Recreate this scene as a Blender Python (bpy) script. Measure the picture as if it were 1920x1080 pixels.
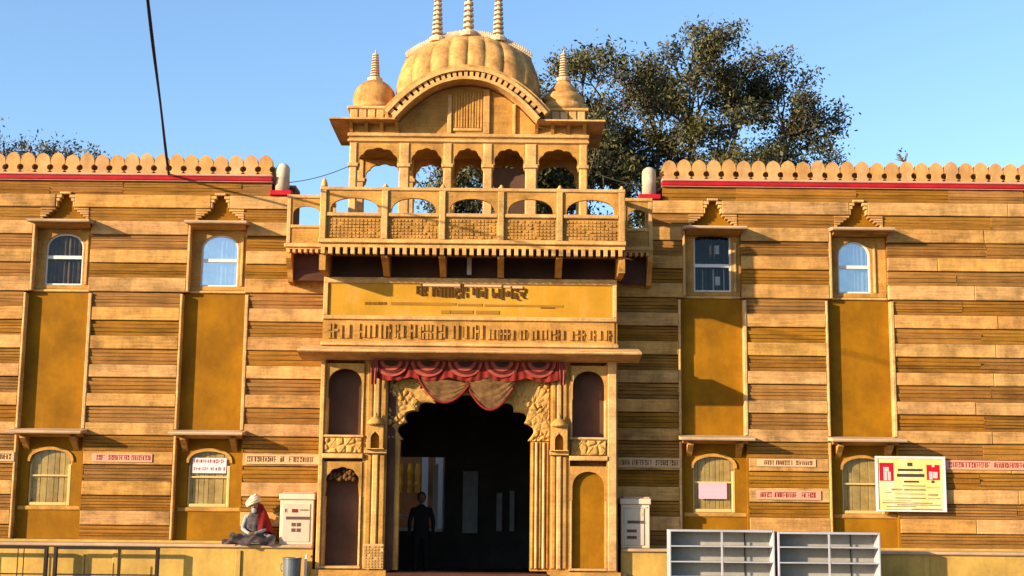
import bpy, bmesh, math, random
import numpy as np
from mathutils import Vector
R = math.radians
rng = random.Random(7)
for o in list(bpy.data.objects): bpy.data.objects.remove(o)
scn = bpy.context.scene
col = scn.collection

# ------------------------------------------------------------------ camera, sky, sun, exposure
cam_d = bpy.data.cameras.new('camera'); cam = bpy.data.objects.new('camera', cam_d); col.objects.link(cam)
cam_d.sensor_width = 36; cam_d.lens = 36 * 2600 / 1920.0; cam_d.clip_start = 0.1; cam_d.clip_end = 3000
from mathutils import Matrix
cam.matrix_world = (Matrix.Translation((0, -24.8, 1.6)) @ Matrix.Rotation(R(90 + 8.7), 4, 'X') @ Matrix.Rotation(R(0.6), 4, 'Z'))
scn.camera = cam

SUN_AZ, SUN_EL = 60.0, 15.5          # degrees left of the facade's normal, above the horizon
w = bpy.data.worlds.new('World'); scn.world = w; w.use_nodes = True
nt = w.node_tree; bg = nt.nodes['Background']
sky = nt.nodes.new('ShaderNodeTexSky'); sky.sky_type = 'NISHITA'; sky.sun_disc = False
sky.sun_elevation = R(SUN_EL); sky.sun_rotation = R(180 + SUN_AZ)
sky.air_density = 1.0; sky.dust_density = 0.7; sky.ozone_density = 3.3
nt.links.new(sky.outputs[0], bg.inputs[0]); bg.inputs[1].default_value = 0.132
sl = bpy.data.lights.new('sun', 'SUN'); sun = bpy.data.objects.new('sun', sl); col.objects.link(sun)
sl.energy = 5.0; sl.angle = R(0.6); sl.color = (1.0, 0.80, 0.54)
sd = Vector((-math.sin(R(SUN_AZ)) * math.cos(R(SUN_EL)), -math.cos(R(SUN_AZ)) * math.cos(R(SUN_EL)), math.sin(R(SUN_EL))))
sun.rotation_euler = sd.to_track_quat('Z', 'Y').to_euler(); sun.location = (-30, -30, 30)
vs = scn.view_settings; vs.view_transform = 'Standard'; vs.look = 'None'; vs.gamma = 1; vs.use_curve_mapping = False
vs.exposure = 1.2

# ------------------------------------------------------------------ materials
M = {}
def mat(name, rgb, rough=0.8, var=0.25, streak=0.0, scale=1.5, bump=0.15, rnd=0.0, metal=0.0, stain=None, stain_amt=0.0, fine=40.0, spec=0.12, isl=0.0):
    m = bpy.data.materials.new(name); m.use_nodes = True; n = m.node_tree.nodes; l = m.node_tree.links
    b = n['Principled BSDF']; b.inputs['Roughness'].default_value = rough; b.inputs['Metallic'].default_value = metal
    b.inputs['Specular IOR Level'].default_value = spec
    geo = n.new('ShaderNodeNewGeometry')
    def noise(sc, vec=None, det=4, ro=0.6):
        t = n.new('ShaderNodeTexNoise'); t.inputs['Scale'].default_value = sc; t.inputs['Detail'].default_value = det; t.inputs['Roughness'].default_value = ro
        l.new(vec if vec else geo.outputs['Position'], t.inputs['Vector']); return t.outputs['Fac']
    def math_(op, a, bb):
        t = n.new('ShaderNodeMath'); t.operation = op
        for i, v in enumerate((a, bb)):
            if isinstance(v, (int, float)): t.inputs[i].default_value = v
            else: l.new(v, t.inputs[i])
        return t.outputs[0]
    big = noise(scale); fin = noise(fine, det=3)
    f = math_('ADD', math_('MULTIPLY', big, 1.6), math_('MULTIPLY', fin, 0.5)); f = math_('SUBTRACT', f, 1.05)   # about -0.5..0.5
    hgt = fin
    if streak:
        mp = n.new('ShaderNodeMapping'); mp.inputs['Scale'].default_value = (0.7, 0.7, 14.0); l.new(geo.outputs['Position'], mp.inputs['Vector'])
        st = noise(2.2, mp.outputs[0], 5, 0.65)
        f = math_('ADD', f, math_('MULTIPLY', math_('SUBTRACT', st, 0.5), streak * 6)); hgt = math_('ADD', fin, math_('MULTIPLY', st, 1.5))
    v = math_('MAXIMUM', math_('ADD', math_('MULTIPLY', f, var * 2.6), 1.0), 0.25)
    if rnd:
        oi = n.new('ShaderNodeObjectInfo'); v = math_('ADD', v, math_('MULTIPLY', math_('SUBTRACT', oi.outputs['Random'], 0.5), rnd))
    if isl: v = math_('ADD', v, math_('MULTIPLY', math_('SUBTRACT', geo.outputs['Random Per Island'], 0.45), isl))
    mx = n.new('ShaderNodeVectorMath'); mx.operation = 'SCALE'; mx.inputs[0].default_value = rgb; l.new(v, mx.inputs['Scale'])
    out = mx.outputs[0]
    if rnd:
        hs = n.new('ShaderNodeHueSaturation'); l.new(out, hs.inputs['Color'])
        h2_ = math_('FRACT', math_('MULTIPLY', oi.outputs['Random'], 17.3), 0.0)
        l.new(math_('ADD', 0.5, math_('MULTIPLY', math_('SUBTRACT', h2_, 0.5), 0.007)), hs.inputs['Hue'])
        l.new(math_('ADD', 0.97, math_('MULTIPLY', math_('SUBTRACT', math_('FRACT', math_('MULTIPLY', oi.outputs['Random'], 41.7), 0.0), 0.5), 0.10)), hs.inputs['Saturation'])
        out = hs.outputs['Color']
    if stain:
        sn = noise(0.9, det=6, ro=0.7)
        mp2 = n.new('ShaderNodeMapping'); mp2.inputs['Scale'].default_value = (3.0, 3.0, 0.5); l.new(geo.outputs['Position'], mp2.inputs['Vector'])
        sv = noise(1.4, mp2.outputs[0], 5, 0.7)
        r1 = n.new('ShaderNodeMapRange'); r1.inputs[1].default_value = 0.47; r1.inputs[2].default_value = 0.64
        l.new(math_('MULTIPLY', math_('ADD', sn, sv), 0.5), r1.inputs[0])
        mxx = n.new('ShaderNodeMix'); mxx.data_type = 'RGBA'; l.new(math_('MULTIPLY', r1.outputs[0], stain_amt), mxx.inputs['Factor'])
        l.new(out, mxx.inputs['A']); mxx.inputs['B'].default_value = (*stain, 1); out = mxx.outputs['Result']
    l.new(out, b.inputs['Base Color'])
    if bump:
        bp = n.new('ShaderNodeBump'); bp.inputs['Strength'].default_value = bump; bp.inputs['Distance'].default_value = 0.02
        l.new(hgt, bp.inputs['Height']); l.new(bp.outputs[0], b.inputs['Normal'])
    M[name] = m; return m

DK = (0.10, 0.045, 0.013)
mat('slab', (0.4300, 0.2220, 0.0600), var=0.42, streak=0.20, rnd=0.30, scale=2.6, fine=26, stain=DK, stain_amt=0.42)
mat('rib', (0.2220, 0.0960, 0.0120), var=0.34, streak=0.40, rnd=0.26, isl=0.55, stain=DK, stain_amt=0.30, bump=0.35)
mat('stone', (0.4000, 0.2000, 0.0460), var=0.40, streak=0.12, scale=2.4, fine=24, stain=DK, stain_amt=0.38, bump=0.35)
mat('trim', (0.5100, 0.2850, 0.0950), var=0.34, streak=0.10, scale=3.0, fine=24, stain=DK, stain_amt=0.28, bump=0.3, rnd=0.14)
mat('carved', (0.4500, 0.2500, 0.0680), var=0.35, stain=DK, stain_amt=0.4, bump=0.5, fine=22)
mat('dome', (0.4700, 0.2450, 0.0760), var=0.5, scale=3.2, fine=18, stain=(0.14, 0.06, 0.02), stain_amt=0.8, bump=0.3)
mat('ochre', (0.2250, 0.0940, 0.0018), var=0.34, scale=1.3, fine=12, stain=(0.15, 0.058, 0.004), stain_amt=0.5, bump=0.06)
mat('signyellow', (0.4200, 0.2100, 0.0170), var=0.2, scale=0.9, stain=(0.47, 0.28, 0.08), stain_amt=0.6, bump=0.05)
mat('plinth', (0.4200, 0.2550, 0.0600), var=0.3, scale=1.2, fine=14, stain=(0.20, 0.125, 0.04), stain_amt=0.5, bump=0.08)
mat('ledge', (0.400, 0.265, 0.155), var=0.3, streak=0.1, bump=0.2)
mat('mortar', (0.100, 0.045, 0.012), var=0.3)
mat('brownpaint_shade', (0.085, 0.045, 0.028), var=0.4, scale=1.2, rough=0.6, bump=0.05)  # brown paint of the niche backs; painted shade on the wall under the balcony
mat('red', (0.340, 0.008, 0.016), var=0.3, scale=2.0, rough=0.6, stain=(0.22, 0.01, 0.015), stain_amt=0.5)
mat('pinkwash', (0.520, 0.260, 0.170), var=0.25)
mat('merlon', (0.4700, 0.2500, 0.0850), var=0.26, rnd=0.14, scale=3.0, stain=(0.22, 0.10, 0.035), stain_amt=0.6, bump=0.25)
mat('whitestone', (0.500, 0.420, 0.310), var=0.3, scale=4.0, stain=(0.33, 0.24, 0.15), stain_amt=0.6, bump=0.3)
mat('finial', (0.520, 0.380, 0.240), var=0.3, scale=6, bump=0.2)
mat('letter', (0.090, 0.035, 0.008), var=0.2, bump=0)
mat('letterfaint', (0.260, 0.125, 0.018), var=0.25, bump=0)
mat('letterred', (0.200, 0.020, 0.012), var=0.4, bump=0)
mat('letterstrip', (0.520, 0.320, 0.165), var=0.12, bump=0.05)
mat('pinkstrip', (0.540, 0.260, 0.175), var=0.15, bump=0.05)
mat('whitepaint', (0.600, 0.560, 0.520), var=0.08, rough=0.45, bump=0)
mat('framecream', (0.520, 0.360, 0.130), var=0.12, rough=0.5, bump=0.03)
mat('curtaindark', (0.1000, 0.0650, 0.0400), var=0.5, scale=5, bump=0)
mat('curtaingold', (0.47, 0.30, 0.085), var=0.3, scale=5, bump=0.05, rnd=0.35)
mat('curtainpale', (0.52, 0.54, 0.58), var=0.2, scale=5, bump=0)
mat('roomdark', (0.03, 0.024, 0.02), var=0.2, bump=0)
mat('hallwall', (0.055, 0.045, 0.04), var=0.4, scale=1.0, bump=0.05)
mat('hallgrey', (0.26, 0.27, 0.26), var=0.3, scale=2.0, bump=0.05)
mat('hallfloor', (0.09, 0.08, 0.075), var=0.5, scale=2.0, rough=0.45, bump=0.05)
mat('darkwood', (0.075, 0.028, 0.016), var=0.4, streak=0.1, rough=0.5)
mat('courtwall', (0.30, 0.13, 0.045), var=0.4)
mat('gold', (0.75, 0.33, 0.03), var=0.4, rough=0.45)
mat('iron', (0.022, 0.015, 0.014), var=0.4, rough=0.5, bump=0.1)
mat('rackpaint', (0.3300, 0.3300, 0.3600), var=0.15, rough=0.5, stain=(0.42, 0.33, 0.25), stain_amt=0.35, bump=0.05)
mat('rackback', (0.2700, 0.2500, 0.2200), var=0.25, rough=0.55, scale=2, stain=(0.28, 0.24, 0.2), stain_amt=0.5, bump=0.03)
mat('cabinet', (0.560, 0.440, 0.310), var=0.1, rough=0.5, stain=(0.5, 0.36, 0.22), stain_amt=0.4, bump=0.04)
mat('cabinetpanel', (0.470, 0.370, 0.270), var=0.12, rough=0.5, bump=0.03)
mat('slotdark', (0.10, 0.055, 0.045), var=0.3, bump=0)
mat('bingrey', (0.12, 0.135, 0.15), var=0.3, rough=0.4, metal=0.35, bump=0.05)
mat('pipewhite', (0.75, 0.72, 0.66), var=0.1, rough=0.4, bump=0)
mat('blackbag', (0.03, 0.027, 0.026), var=0.4, rough=0.5)
mat('clothred', (0.1600, 0.0140, 0.0100), var=0.35, scale=6, rough=0.75, bump=0.1)
mat('clothpink', (0.2700, 0.0550, 0.0360), var=0.3, scale=8, rough=0.7, bump=0.1)
mat('clothmaroon', (0.085, 0.010, 0.008), var=0.4, scale=6, rough=0.75, bump=0.1)
mat('clothdark', (0.035, 0.018, 0.012), var=0.3, bump=0)
mat('clothgauze', (0.1200, 0.0600, 0.0220), var=0.7, scale=7, rough=0.8, streak=0.05, bump=0.3)
mat('skin', (0.24, 0.115, 0.065), var=0.15, rough=0.55, bump=0)
mat('turban', (0.580, 0.460, 0.310), var=0.15, scale=10, bump=0.2)
mat('vest', (0.055, 0.045, 0.045), var=0.8, scale=14, bump=0.2)
mat('shirtgrey', (0.260, 0.255, 0.260), var=0.25, scale=12, bump=0.2)
mat('shawl', (0.150, 0.010, 0.008), var=0.5, scale=10, bump=0.2)
mat('bundle', (0.050, 0.036, 0.034), var=0.8, scale=10, bump=0.3)
mat('darkcloth', (0.0200, 0.0200, 0.0200), var=0.3, bump=0.1)
mat('hair', (0.015, 0.012, 0.01), var=0.3)
mat('paperpink', (0.550, 0.330, 0.390), var=0.06, bump=0)
mat('paperwhite', (0.580, 0.490, 0.510), var=0.06, bump=0)
mat('paperyellow', (0.600, 0.470, 0.160), var=0.08, scale=3, stain=(0.86, 0.78, 0.5), stain_amt=0.7, bump=0)
mat('printblack', (0.05, 0.045, 0.035), var=0.3, bump=0)
mat('printgrey', (0.24, 0.20, 0.12), var=0.5, scale=8, bump=0)
mat('printred', (0.400, 0.006, 0.020), var=0.1, bump=0)
mat('printpale', (0.600, 0.400, 0.370), var=0.15, bump=0)
mat('bark', (0.10, 0.075, 0.055), var=0.4, scale=6, bump=0.4)
mat('ground', (0.1600, 0.1250, 0.0850), var=0.35, scale=0.4, bump=0.2)
mat('road', (0.055, 0.053, 0.05), var=0.3, scale=0.8, bump=0.2)
mat('cable', (0.05, 0.048, 0.05), var=0.2, bump=0)
mat('concrete', (0.32, 0.30, 0.27), var=0.3, bump=0.2)
mat('roofgrey', (0.28, 0.22, 0.16), var=0.3, bump=0.2)

def leafmat(name, c1, c2):
    m = bpy.data.materials.new(name); m.use_nodes = True; n = m.node_tree.nodes; l = m.node_tree.links
    b = n['Principled BSDF']; b.inputs['Roughness'].default_value = 0.55; b.inputs['Specular IOR Level'].default_value = 0.3
    geo = n.new('ShaderNodeNewGeometry'); t = n.new('ShaderNodeTexNoise'); t.inputs['Scale'].default_value = 0.8; t.inputs['Detail'].default_value = 4
    l.new(geo.outputs['Position'], t.inputs['Vector'])
    ad = n.new('ShaderNodeMath'); ad.operation = 'MULTIPLY_ADD'; l.new(geo.outputs['Random Per Island'], ad.inputs[0]); ad.inputs[1].default_value = 0.5
    mr = n.new('ShaderNodeMapRange'); mr.inputs[1].default_value = 0.38; mr.inputs[2].default_value = 0.62; mr.inputs[4].default_value = 0.6
    l.new(t.outputs['Fac'], mr.inputs[0]); l.new(mr.outputs[0], ad.inputs[2])
    mx = n.new('ShaderNodeMix'); mx.data_type = 'RGBA'; l.new(ad.outputs[0], mx.inputs['Factor'])
    mx.inputs['A'].default_value = (*c1, 1); mx.inputs['B'].default_value = (*c2, 1); l.new(mx.outputs['Result'], b.inputs['Base Color'])
    M[name] = m
leafmat('leaf', (0.026, 0.026, 0.015), (0.085, 0.075, 0.014))
leafmat('leafgrey', (0.05, 0.052, 0.045), (0.11, 0.11, 0.085))

def glassmat(name, tint, gloss, rough=0.02):
    m = bpy.data.materials.new(name); m.use_nodes = True; n = m.node_tree.nodes; l = m.node_tree.links
    for x in list(n):
        if x.type == 'BSDF_PRINCIPLED': n.remove(x)
    out = [x for x in n if x.type == 'OUTPUT_MATERIAL'][0]
    g = n.new('ShaderNodeBsdfGlossy'); g.inputs['Roughness'].default_value = rough; g.inputs['Color'].default_value = (0.9, 0.95, 1, 1)
    t = n.new('ShaderNodeBsdfTransparent'); t.inputs['Color'].default_value = (*tint, 1)
    geo = n.new('ShaderNodeNewGeometry'); nz = n.new('ShaderNodeTexNoise'); nz.inputs['Scale'].default_value = 2.5; l.new(geo.outputs['Position'], nz.inputs['Vector'])
    bp = n.new('ShaderNodeBump'); bp.inputs['Strength'].default_value = 0.12; bp.inputs['Distance'].default_value = 0.05; l.new(nz.outputs['Fac'], bp.inputs['Height']); l.new(bp.outputs[0], g.inputs['Normal'])
    mx = n.new('ShaderNodeMixShader'); mx.inputs[0].default_value = gloss
    l.new(t.outputs[0], mx.inputs[1]); l.new(g.outputs[0], mx.inputs[2]); l.new(mx.outputs[0], out.inputs[0])
    M[name] = m
glassmat('glass', (0.85, 0.86, 0.86), 0.014)
glassmat('glassmirror', (0.75, 0.78, 0.8), 0.34)

# ------------------------------------------------------------------ mesh helpers
YSH = 0.0                                      # depth offset for recessed joinery while it is built
WL = {}                                        # world location of every object (no parent is rotated or scaled)
def tag(o, label=None, cat=None, group=None, kind=None):
    for k, v in (('label', label), ('category', cat), ('group', group), ('kind', kind)):
        if v: o[k] = v
    return o
def empty(name, loc, label, cat, group=None):
    o = bpy.data.objects.new(name, None); col.objects.link(o); o.location = loc; WL[o] = Vector(loc); o.empty_display_size = 0.3
    return tag(o, label, cat, group)
def link(name, me, m, parent, loc):
    o = bpy.data.objects.new(name, me); col.objects.link(o); loc = Vector(loc); WL[o] = loc
    if parent is not None: o.parent = parent; o.location = loc - WL[parent]
    else: o.location = loc
    if m and not me.materials: me.materials.append(M[m])
    return o
class MB:
    def __init__(s): s.v = []; s.f = []
    def add(s, vs, fs):
        k = len(s.v); s.v += [tuple(p) for p in vs]; s.f += [tuple(i + k for i in f) for f in fs]; return s
    def box(s, x0, x1, y0, y1, z0, z1):
        return s.add([(x0, y0, z0), (x1, y0, z0), (x1, y1, z0), (x0, y1, z0), (x0, y0, z1), (x1, y0, z1), (x1, y1, z1), (x0, y1, z1)],
                     [(0, 3, 2, 1), (4, 5, 6, 7), (0, 1, 5, 4), (1, 2, 6, 5), (2, 3, 7, 6), (3, 0, 4, 7)])
    def cham(s, x0, x1, y0, y1, z0, z1, c=0.012):
        # a block whose front edges are worn back
        return s.add([(x0 + c, y0, z0 + c), (x1 - c, y0, z0 + c), (x1 - c, y0, z1 - c), (x0 + c, y0, z1 - c),
                      (x0, y0 + c, z0), (x1, y0 + c, z0), (x1, y0 + c, z1), (x0, y0 + c, z1),
                      (x0, y1, z0), (x1, y1, z0), (x1, y1, z1), (x0, y1, z1)],
                     [(0, 1, 2, 3), (4, 5, 1, 0), (5, 6, 2, 1), (6, 7, 3, 2), (7, 4, 0, 3), (8, 9, 5, 4), (9, 10, 6, 5), (10, 11, 7, 6), (11, 8, 4, 7), (11, 10, 9, 8)])
    def prism(s, poly, y0, y1):                # outline in x,z pushed along y
        n = len(poly)
        vs = [(x, y0, z) for x, z in poly] + [(x, y1, z) for x, z in poly]
        fs = [tuple(range(n)), tuple(range(2 * n - 1, n - 1, -1))] + [(i, i + n, (i + 1) % n + n, (i + 1) % n) for i in range(n)]
        return s.add(vs, fs)
    def prism_x(s, poly, x0, x1):              # outline in y,z pushed along x
        n = len(poly)
        vs = [(x0, y, z) for y, z in poly] + [(x1, y, z) for y, z in poly]
        fs = [tuple(range(n)), tuple(range(2 * n - 1, n - 1, -1))] + [(i, i + n, (i + 1) % n + n, (i + 1) % n) for i in range(n)]
        return s.add(vs, fs)
    def lathe(s, prof, cx, cy, z0=0.0, n=20):
        k = len(prof); vs = []; fs = []
        for r, z in prof:
            for i in range(n):
                a = 2 * math.pi * i / n; vs.append((cx + r * math.cos(a), cy + r * math.sin(a), z0 + z))
        for j in range(k - 1):
            for i in range(n): fs.append((j * n + i, j * n + (i + 1) % n, (j + 1) * n + (i + 1) % n, (j + 1) * n + i))
        fs.append(tuple(range(n - 1, -1, -1))); fs.append(tuple((k - 1) * n + i for i in range(n)))
        return s.add(vs, fs)
    def tube(s, path, r, n=6):
        vs = []; fs = []; P = [Vector(p) for p in path]
        rr = r if isinstance(r, (list, tuple)) else [r] * len(P)
        for i, p in enumerate(P):
            d = (P[min(i + 1, len(P) - 1)] - P[max(i - 1, 0)]).normalized()
            a = d.cross(Vector((0.13, 0.2, 0.97)) if abs(d.z) < 0.9 else Vector((1, 0.1, 0))).normalized(); b = d.cross(a)
            for j in range(n):
                t = 2 * math.pi * j / n; vs.append(p + (a * math.cos(t) + b * math.sin(t)) * rr[i])
        for i in range(len(P) - 1):
            for j in range(n): fs.append((i * n + j, i * n + (j + 1) % n, (i + 1) * n + (j + 1) % n, (i + 1) * n + j))
        fs.append(tuple(range(n - 1, -1, -1))); fs.append(tuple((len(P) - 1) * n + j for j in range(n)))
        return s.add(vs, fs)
    def grid(s, pts, nu, nv):                  # pts row by row, nv rows of nu
        fs = [(j * nu + i, j * nu + i + 1, (j + 1) * nu + i + 1, (j + 1) * nu + i) for j in range(nv - 1) for i in range(nu - 1)]
        return s.add(pts, fs)
    def build(s, name, m, parent=None, smooth=False, fix=True):
        A = np.array(s.v, dtype=float); A[:, 1] += YSH; c = (A.min(0) + A.max(0)) / 2; c[2] = A[:, 2].min()
        me = bpy.data.meshes.new(name); me.from_pydata([tuple(p) for p in (A - c)], [], s.f)
        if fix:
            bm = bmesh.new(); bm.from_mesh(me); bmesh.ops.recalc_face_normals(bm, faces=bm.faces); bm.to_mesh(me); bm.free()
        if smooth:
            for p in me.polygons: p.use_smooth = True
        o = link(name, me, m, parent, c)
        if name in ('lettering', 'print', 'tile_relief', 'carved_bosses', 'ridge_crest', 'headline'): o['kind'] = 'stuff'
        return o
def B(name, m, parent, *a, c=0.008):
    return MB().cham(*a, c=c).build(name, m, parent)

def arch_pts(x0, x1, zs, zt, n=18, kind='round', lobes=7):
    """points from the right springing over the crown to the left springing"""
    cx, a, h = (x0 + x1) / 2, (x1 - x0) / 2, zt - zs; out = []
    for i in range(n + 1):
        t = math.pi * i / n; k = 1.0
        if kind == 'cusp': k = 0.90 + 0.10 * abs(math.sin(t * lobes))
        if kind == 'small': k = 0.93 + 0.07 * abs(math.sin(t * 5))
        x = cx + a * math.cos(t) * k; z = zs + h * (math.sin(t) ** (0.8 if kind != 'ogee' else 1.0)) * k
        if kind == 'ogee': z = zs + h * (0.8 * math.sin(t) + 0.2 * max(0, 1 - abs(math.cos(t)) * 3))
        out.append((x, z))
    return out
def arch_plate(mb, x0, x1, z0, z1, ax0, ax1, zs, zt, y0, y1, kind='round', n=18, lobes=7):
    """a stone plate open below, its opening closed by an arch"""
    p = arch_pts(ax0, ax1, zs, zt, n, kind, lobes)
    if z0 < zs - 1e-4: poly = [(x0, z0), (ax0, z0)] + p[::-1] + [(ax1, z0), (x1, z0), (x1, z1), (x0, z1)]
    else: poly = [(x0, zs)] + p[::-1] + [(x1, zs), (x1, z1), (x0, z1)]
    q = [poly[0]]
    for a in poly[1:]:
        if abs(a[0] - q[-1][0]) + abs(a[1] - q[-1][1]) > 1e-5: q.append(a)
    return mb.prism(q, y0, y1)
def relief_ring(mb, inner, outer, nr, y, fn):
    """carved face between two outlines of the same number of points, fn(x, z) metres towards the viewer"""
    pts = []
    for j in range(nr):
        t = j / (nr - 1)
        for (a, b), (c, d) in zip(inner, outer):
            x, z = a + (c - a) * t, b + (d - b) * t; k = 0 if j in (0, nr - 1) else 1
            pts.append((x, y - (fn(x, z) if k else 0.0), z))
    return mb.grid(pts, len(inner), nr)
_vc = {}
def cells(x, z, s, seed=0):
    """distance to the edge of rounded carved cells"""
    gx, gz = x / s, z / s; ix, iz = math.floor(gx), math.floor(gz); d = []
    for i in (-1, 0, 1):
        for j in (-1, 0, 1):
            k = (ix + i, iz + j, seed)
            if k not in _vc:
                q = random.Random(hash(k)); _vc[k] = (q.random(), q.random())
            px, pz = _vc[k]; d.append(math.hypot(ix + i + px - gx, iz + j + pz - gz))
    d.sort(); return min(1.0, (d[1] - d[0]) * 2.2)
def relief_rect(name, m, parent, x0, x1, z0, z1, y, fn, nx, nz):
    mb = MB(); pts = []
    for j in range(nz + 1):
        for i in range(nx + 1):
            x, z = x0 + (x1 - x0) * i / nx, z0 + (z1 - z0) * j / nz
            e = 0 if i in (0, nx) or j in (0, nz) else 1
            pts.append((x, y - (fn(x, z) if e else -0.005), z))
    mb.grid(pts, nx + 1, nz + 1); mb.box(x0, x1, y + 0.006, y + 0.03, z0, z1)
    return mb.build(name, m, parent)
def glyphs(mb, x0, x1, z0, z1, y, seed, pitch=None, head=False, t=0.006):
    """a row of worn strokes that can no longer be read"""
    q = random.Random(seed); h = z1 - z0; x = x0; pitch = pitch or h * 0.55
    while x < x1 - pitch * 0.4:
        wd = pitch * q.uniform(0.25, 0.6); k = q.random()
        if k < 0.55: mb.box(x, min(x + wd, x1), y - t, y, z0 + h * q.uniform(0, 0.1), z1 - h * q.uniform(0, 0.15))
        elif k < 0.8:
            mb.box(x, min(x + wd, x1), y - t, y, z0, z0 + h * 0.4); mb.box(x, min(x + wd, x1), y - t, y, z0 + h * 0.55, z1)
        else:
            mb.box(x, x + wd * 0.35, y - t, y, z0, z1); mb.box(x + wd * 0.35 + 0.001, min(x + wd * 1.2, x1), y - t * 0.9, y, z0 + h * 0.45, z0 + h * 0.62)
        x += wd + pitch * q.uniform(0.18, 0.5) * (2.2 if q.random() < 0.12 else 1)
    if head: mb.box(x0, x1, y - t * 1.1, y, z1 + 0.001, z1 + h * 0.13)
    return mb

# ------------------------------------------------------------------ ground
tag(MB().add([(-1500, -1500, 0), (1500, -1500, 0), (1500, 1500, 0), (-1500, 1500, 0)], [(0, 1, 2, 3)]).build('ground', 'ground', fix=False), kind='structure')
tag(MB().box(-200, 200, -22, -6, -0.2, 0.004).build('road', 'road'), kind='structure')
tag(MB().box(-200, 200, -6, -5.8, -0.1, 0.12).build('kerb', 'concrete'), kind='structure')

# ------------------------------------------------------------------ the two wings
ZB = [0.84, 1.09, 1.35, 1.61, 1.87, 2.15, 2.39, 2.67, 2.90, 3.18, 3.42, 3.70, 3.94, 4.21, 4.46, 4.73, 4.98, 5.25, 5.52, 5.78, 6.03, 6.30, 6.56, 6.80, 7.05, 7.30]
# ribbed courses at even steps, smooth slabs between them
rib_meshes = []
for k in range(10):
    q = random.Random(100 + k); mb = MB(); z = 0.012; nr = q.choice((3, 4, 4, 5)); hs = [q.uniform(0.7, 1.3) for _ in range(nr)]; tot = sum(hs)
    for i, h in enumerate(hs):
        hh = h / tot * (0.98 - 0.035 * nr); y0 = q.uniform(0.0, 0.032)
        # rough-cut rib: outer edge droops or leans a little along its length
        a, b_ = q.uniform(-0.012, 0.012), q.uniform(-0.008, 0.012)
        mb.add([(0, y0 + 0.01, z), (1, y0 + 0.01 + a, z), (1, 0.1, z), (0, 0.1, z), (0, y0, z + hh + b_), (1, y0 + a, z + hh - b_), (1, 0.1, z + hh), (0, 0.1, z + hh)],
               [(0, 3, 2, 1), (4, 5, 6, 7), (0, 1, 5, 4), (1, 2, 6, 5), (2, 3, 7, 6), (3, 0, 4, 7)])
        z += hh + 0.035
    me = bpy.data.meshes.new('ribbed_course'); me.from_pydata(mb.v, [], mb.f)
    bm = bmesh.new(); bm.from_mesh(me); bmesh.ops.recalc_face_normals(bm, faces=bm.faces); bm.to_mesh(me); bm.free()
    me.materials.append(M['rib']); rib_meshes.append(me)

def rib_piece(wing, x0, x1, z0, z1, yo=0.0):
    o = link('ribbed_course', rng.choice(rib_meshes), None, wing, (x0, yo + rng.uniform(-0.004, 0.006), z0))
    o.scale = (x1 - x0, 1, z1 - z0)
def slab_piece(wing, x0, x1, z0, z1):
    y = rng.uniform(-0.006, 0.006)
    MB().cham(x0 + 0.003, x1 - 0.003, y - 0.012, 0.1, z0 + 0.006, z1 - 0.006, c=rng.uniform(0.006, 0.013)).build('stone_slab', 'slab', wing)
def split(x0, x1, lo, hi):
    out = [x0]
    while x1 - out[-1] > hi: out.append(out[-1] + rng.uniform(lo, hi))
    if len(out) > 1 and x1 - out[-1] < lo * 0.5: out.pop()
    return list(zip(out, out[1:] + [x1]))

def course(wing, i, x0, x1):
    z0, z1 = ZB[i], ZB[i + 1]
    if i % 2 == 0:
        for a, b_ in split(x0, x1, 1.1, 2.3): rib_piece(wing, a, b_, z0, z1)
    else:
        for a, b_ in split(x0, x1, 0.9, 2.6): slab_piece(wing, a, b_, z0, z1)

def steps(z):                                     # half width of the stepped recess above a window
    return 0.06 + 0.40 * max(0.0, (7.06 - z) / 0.5)

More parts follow.
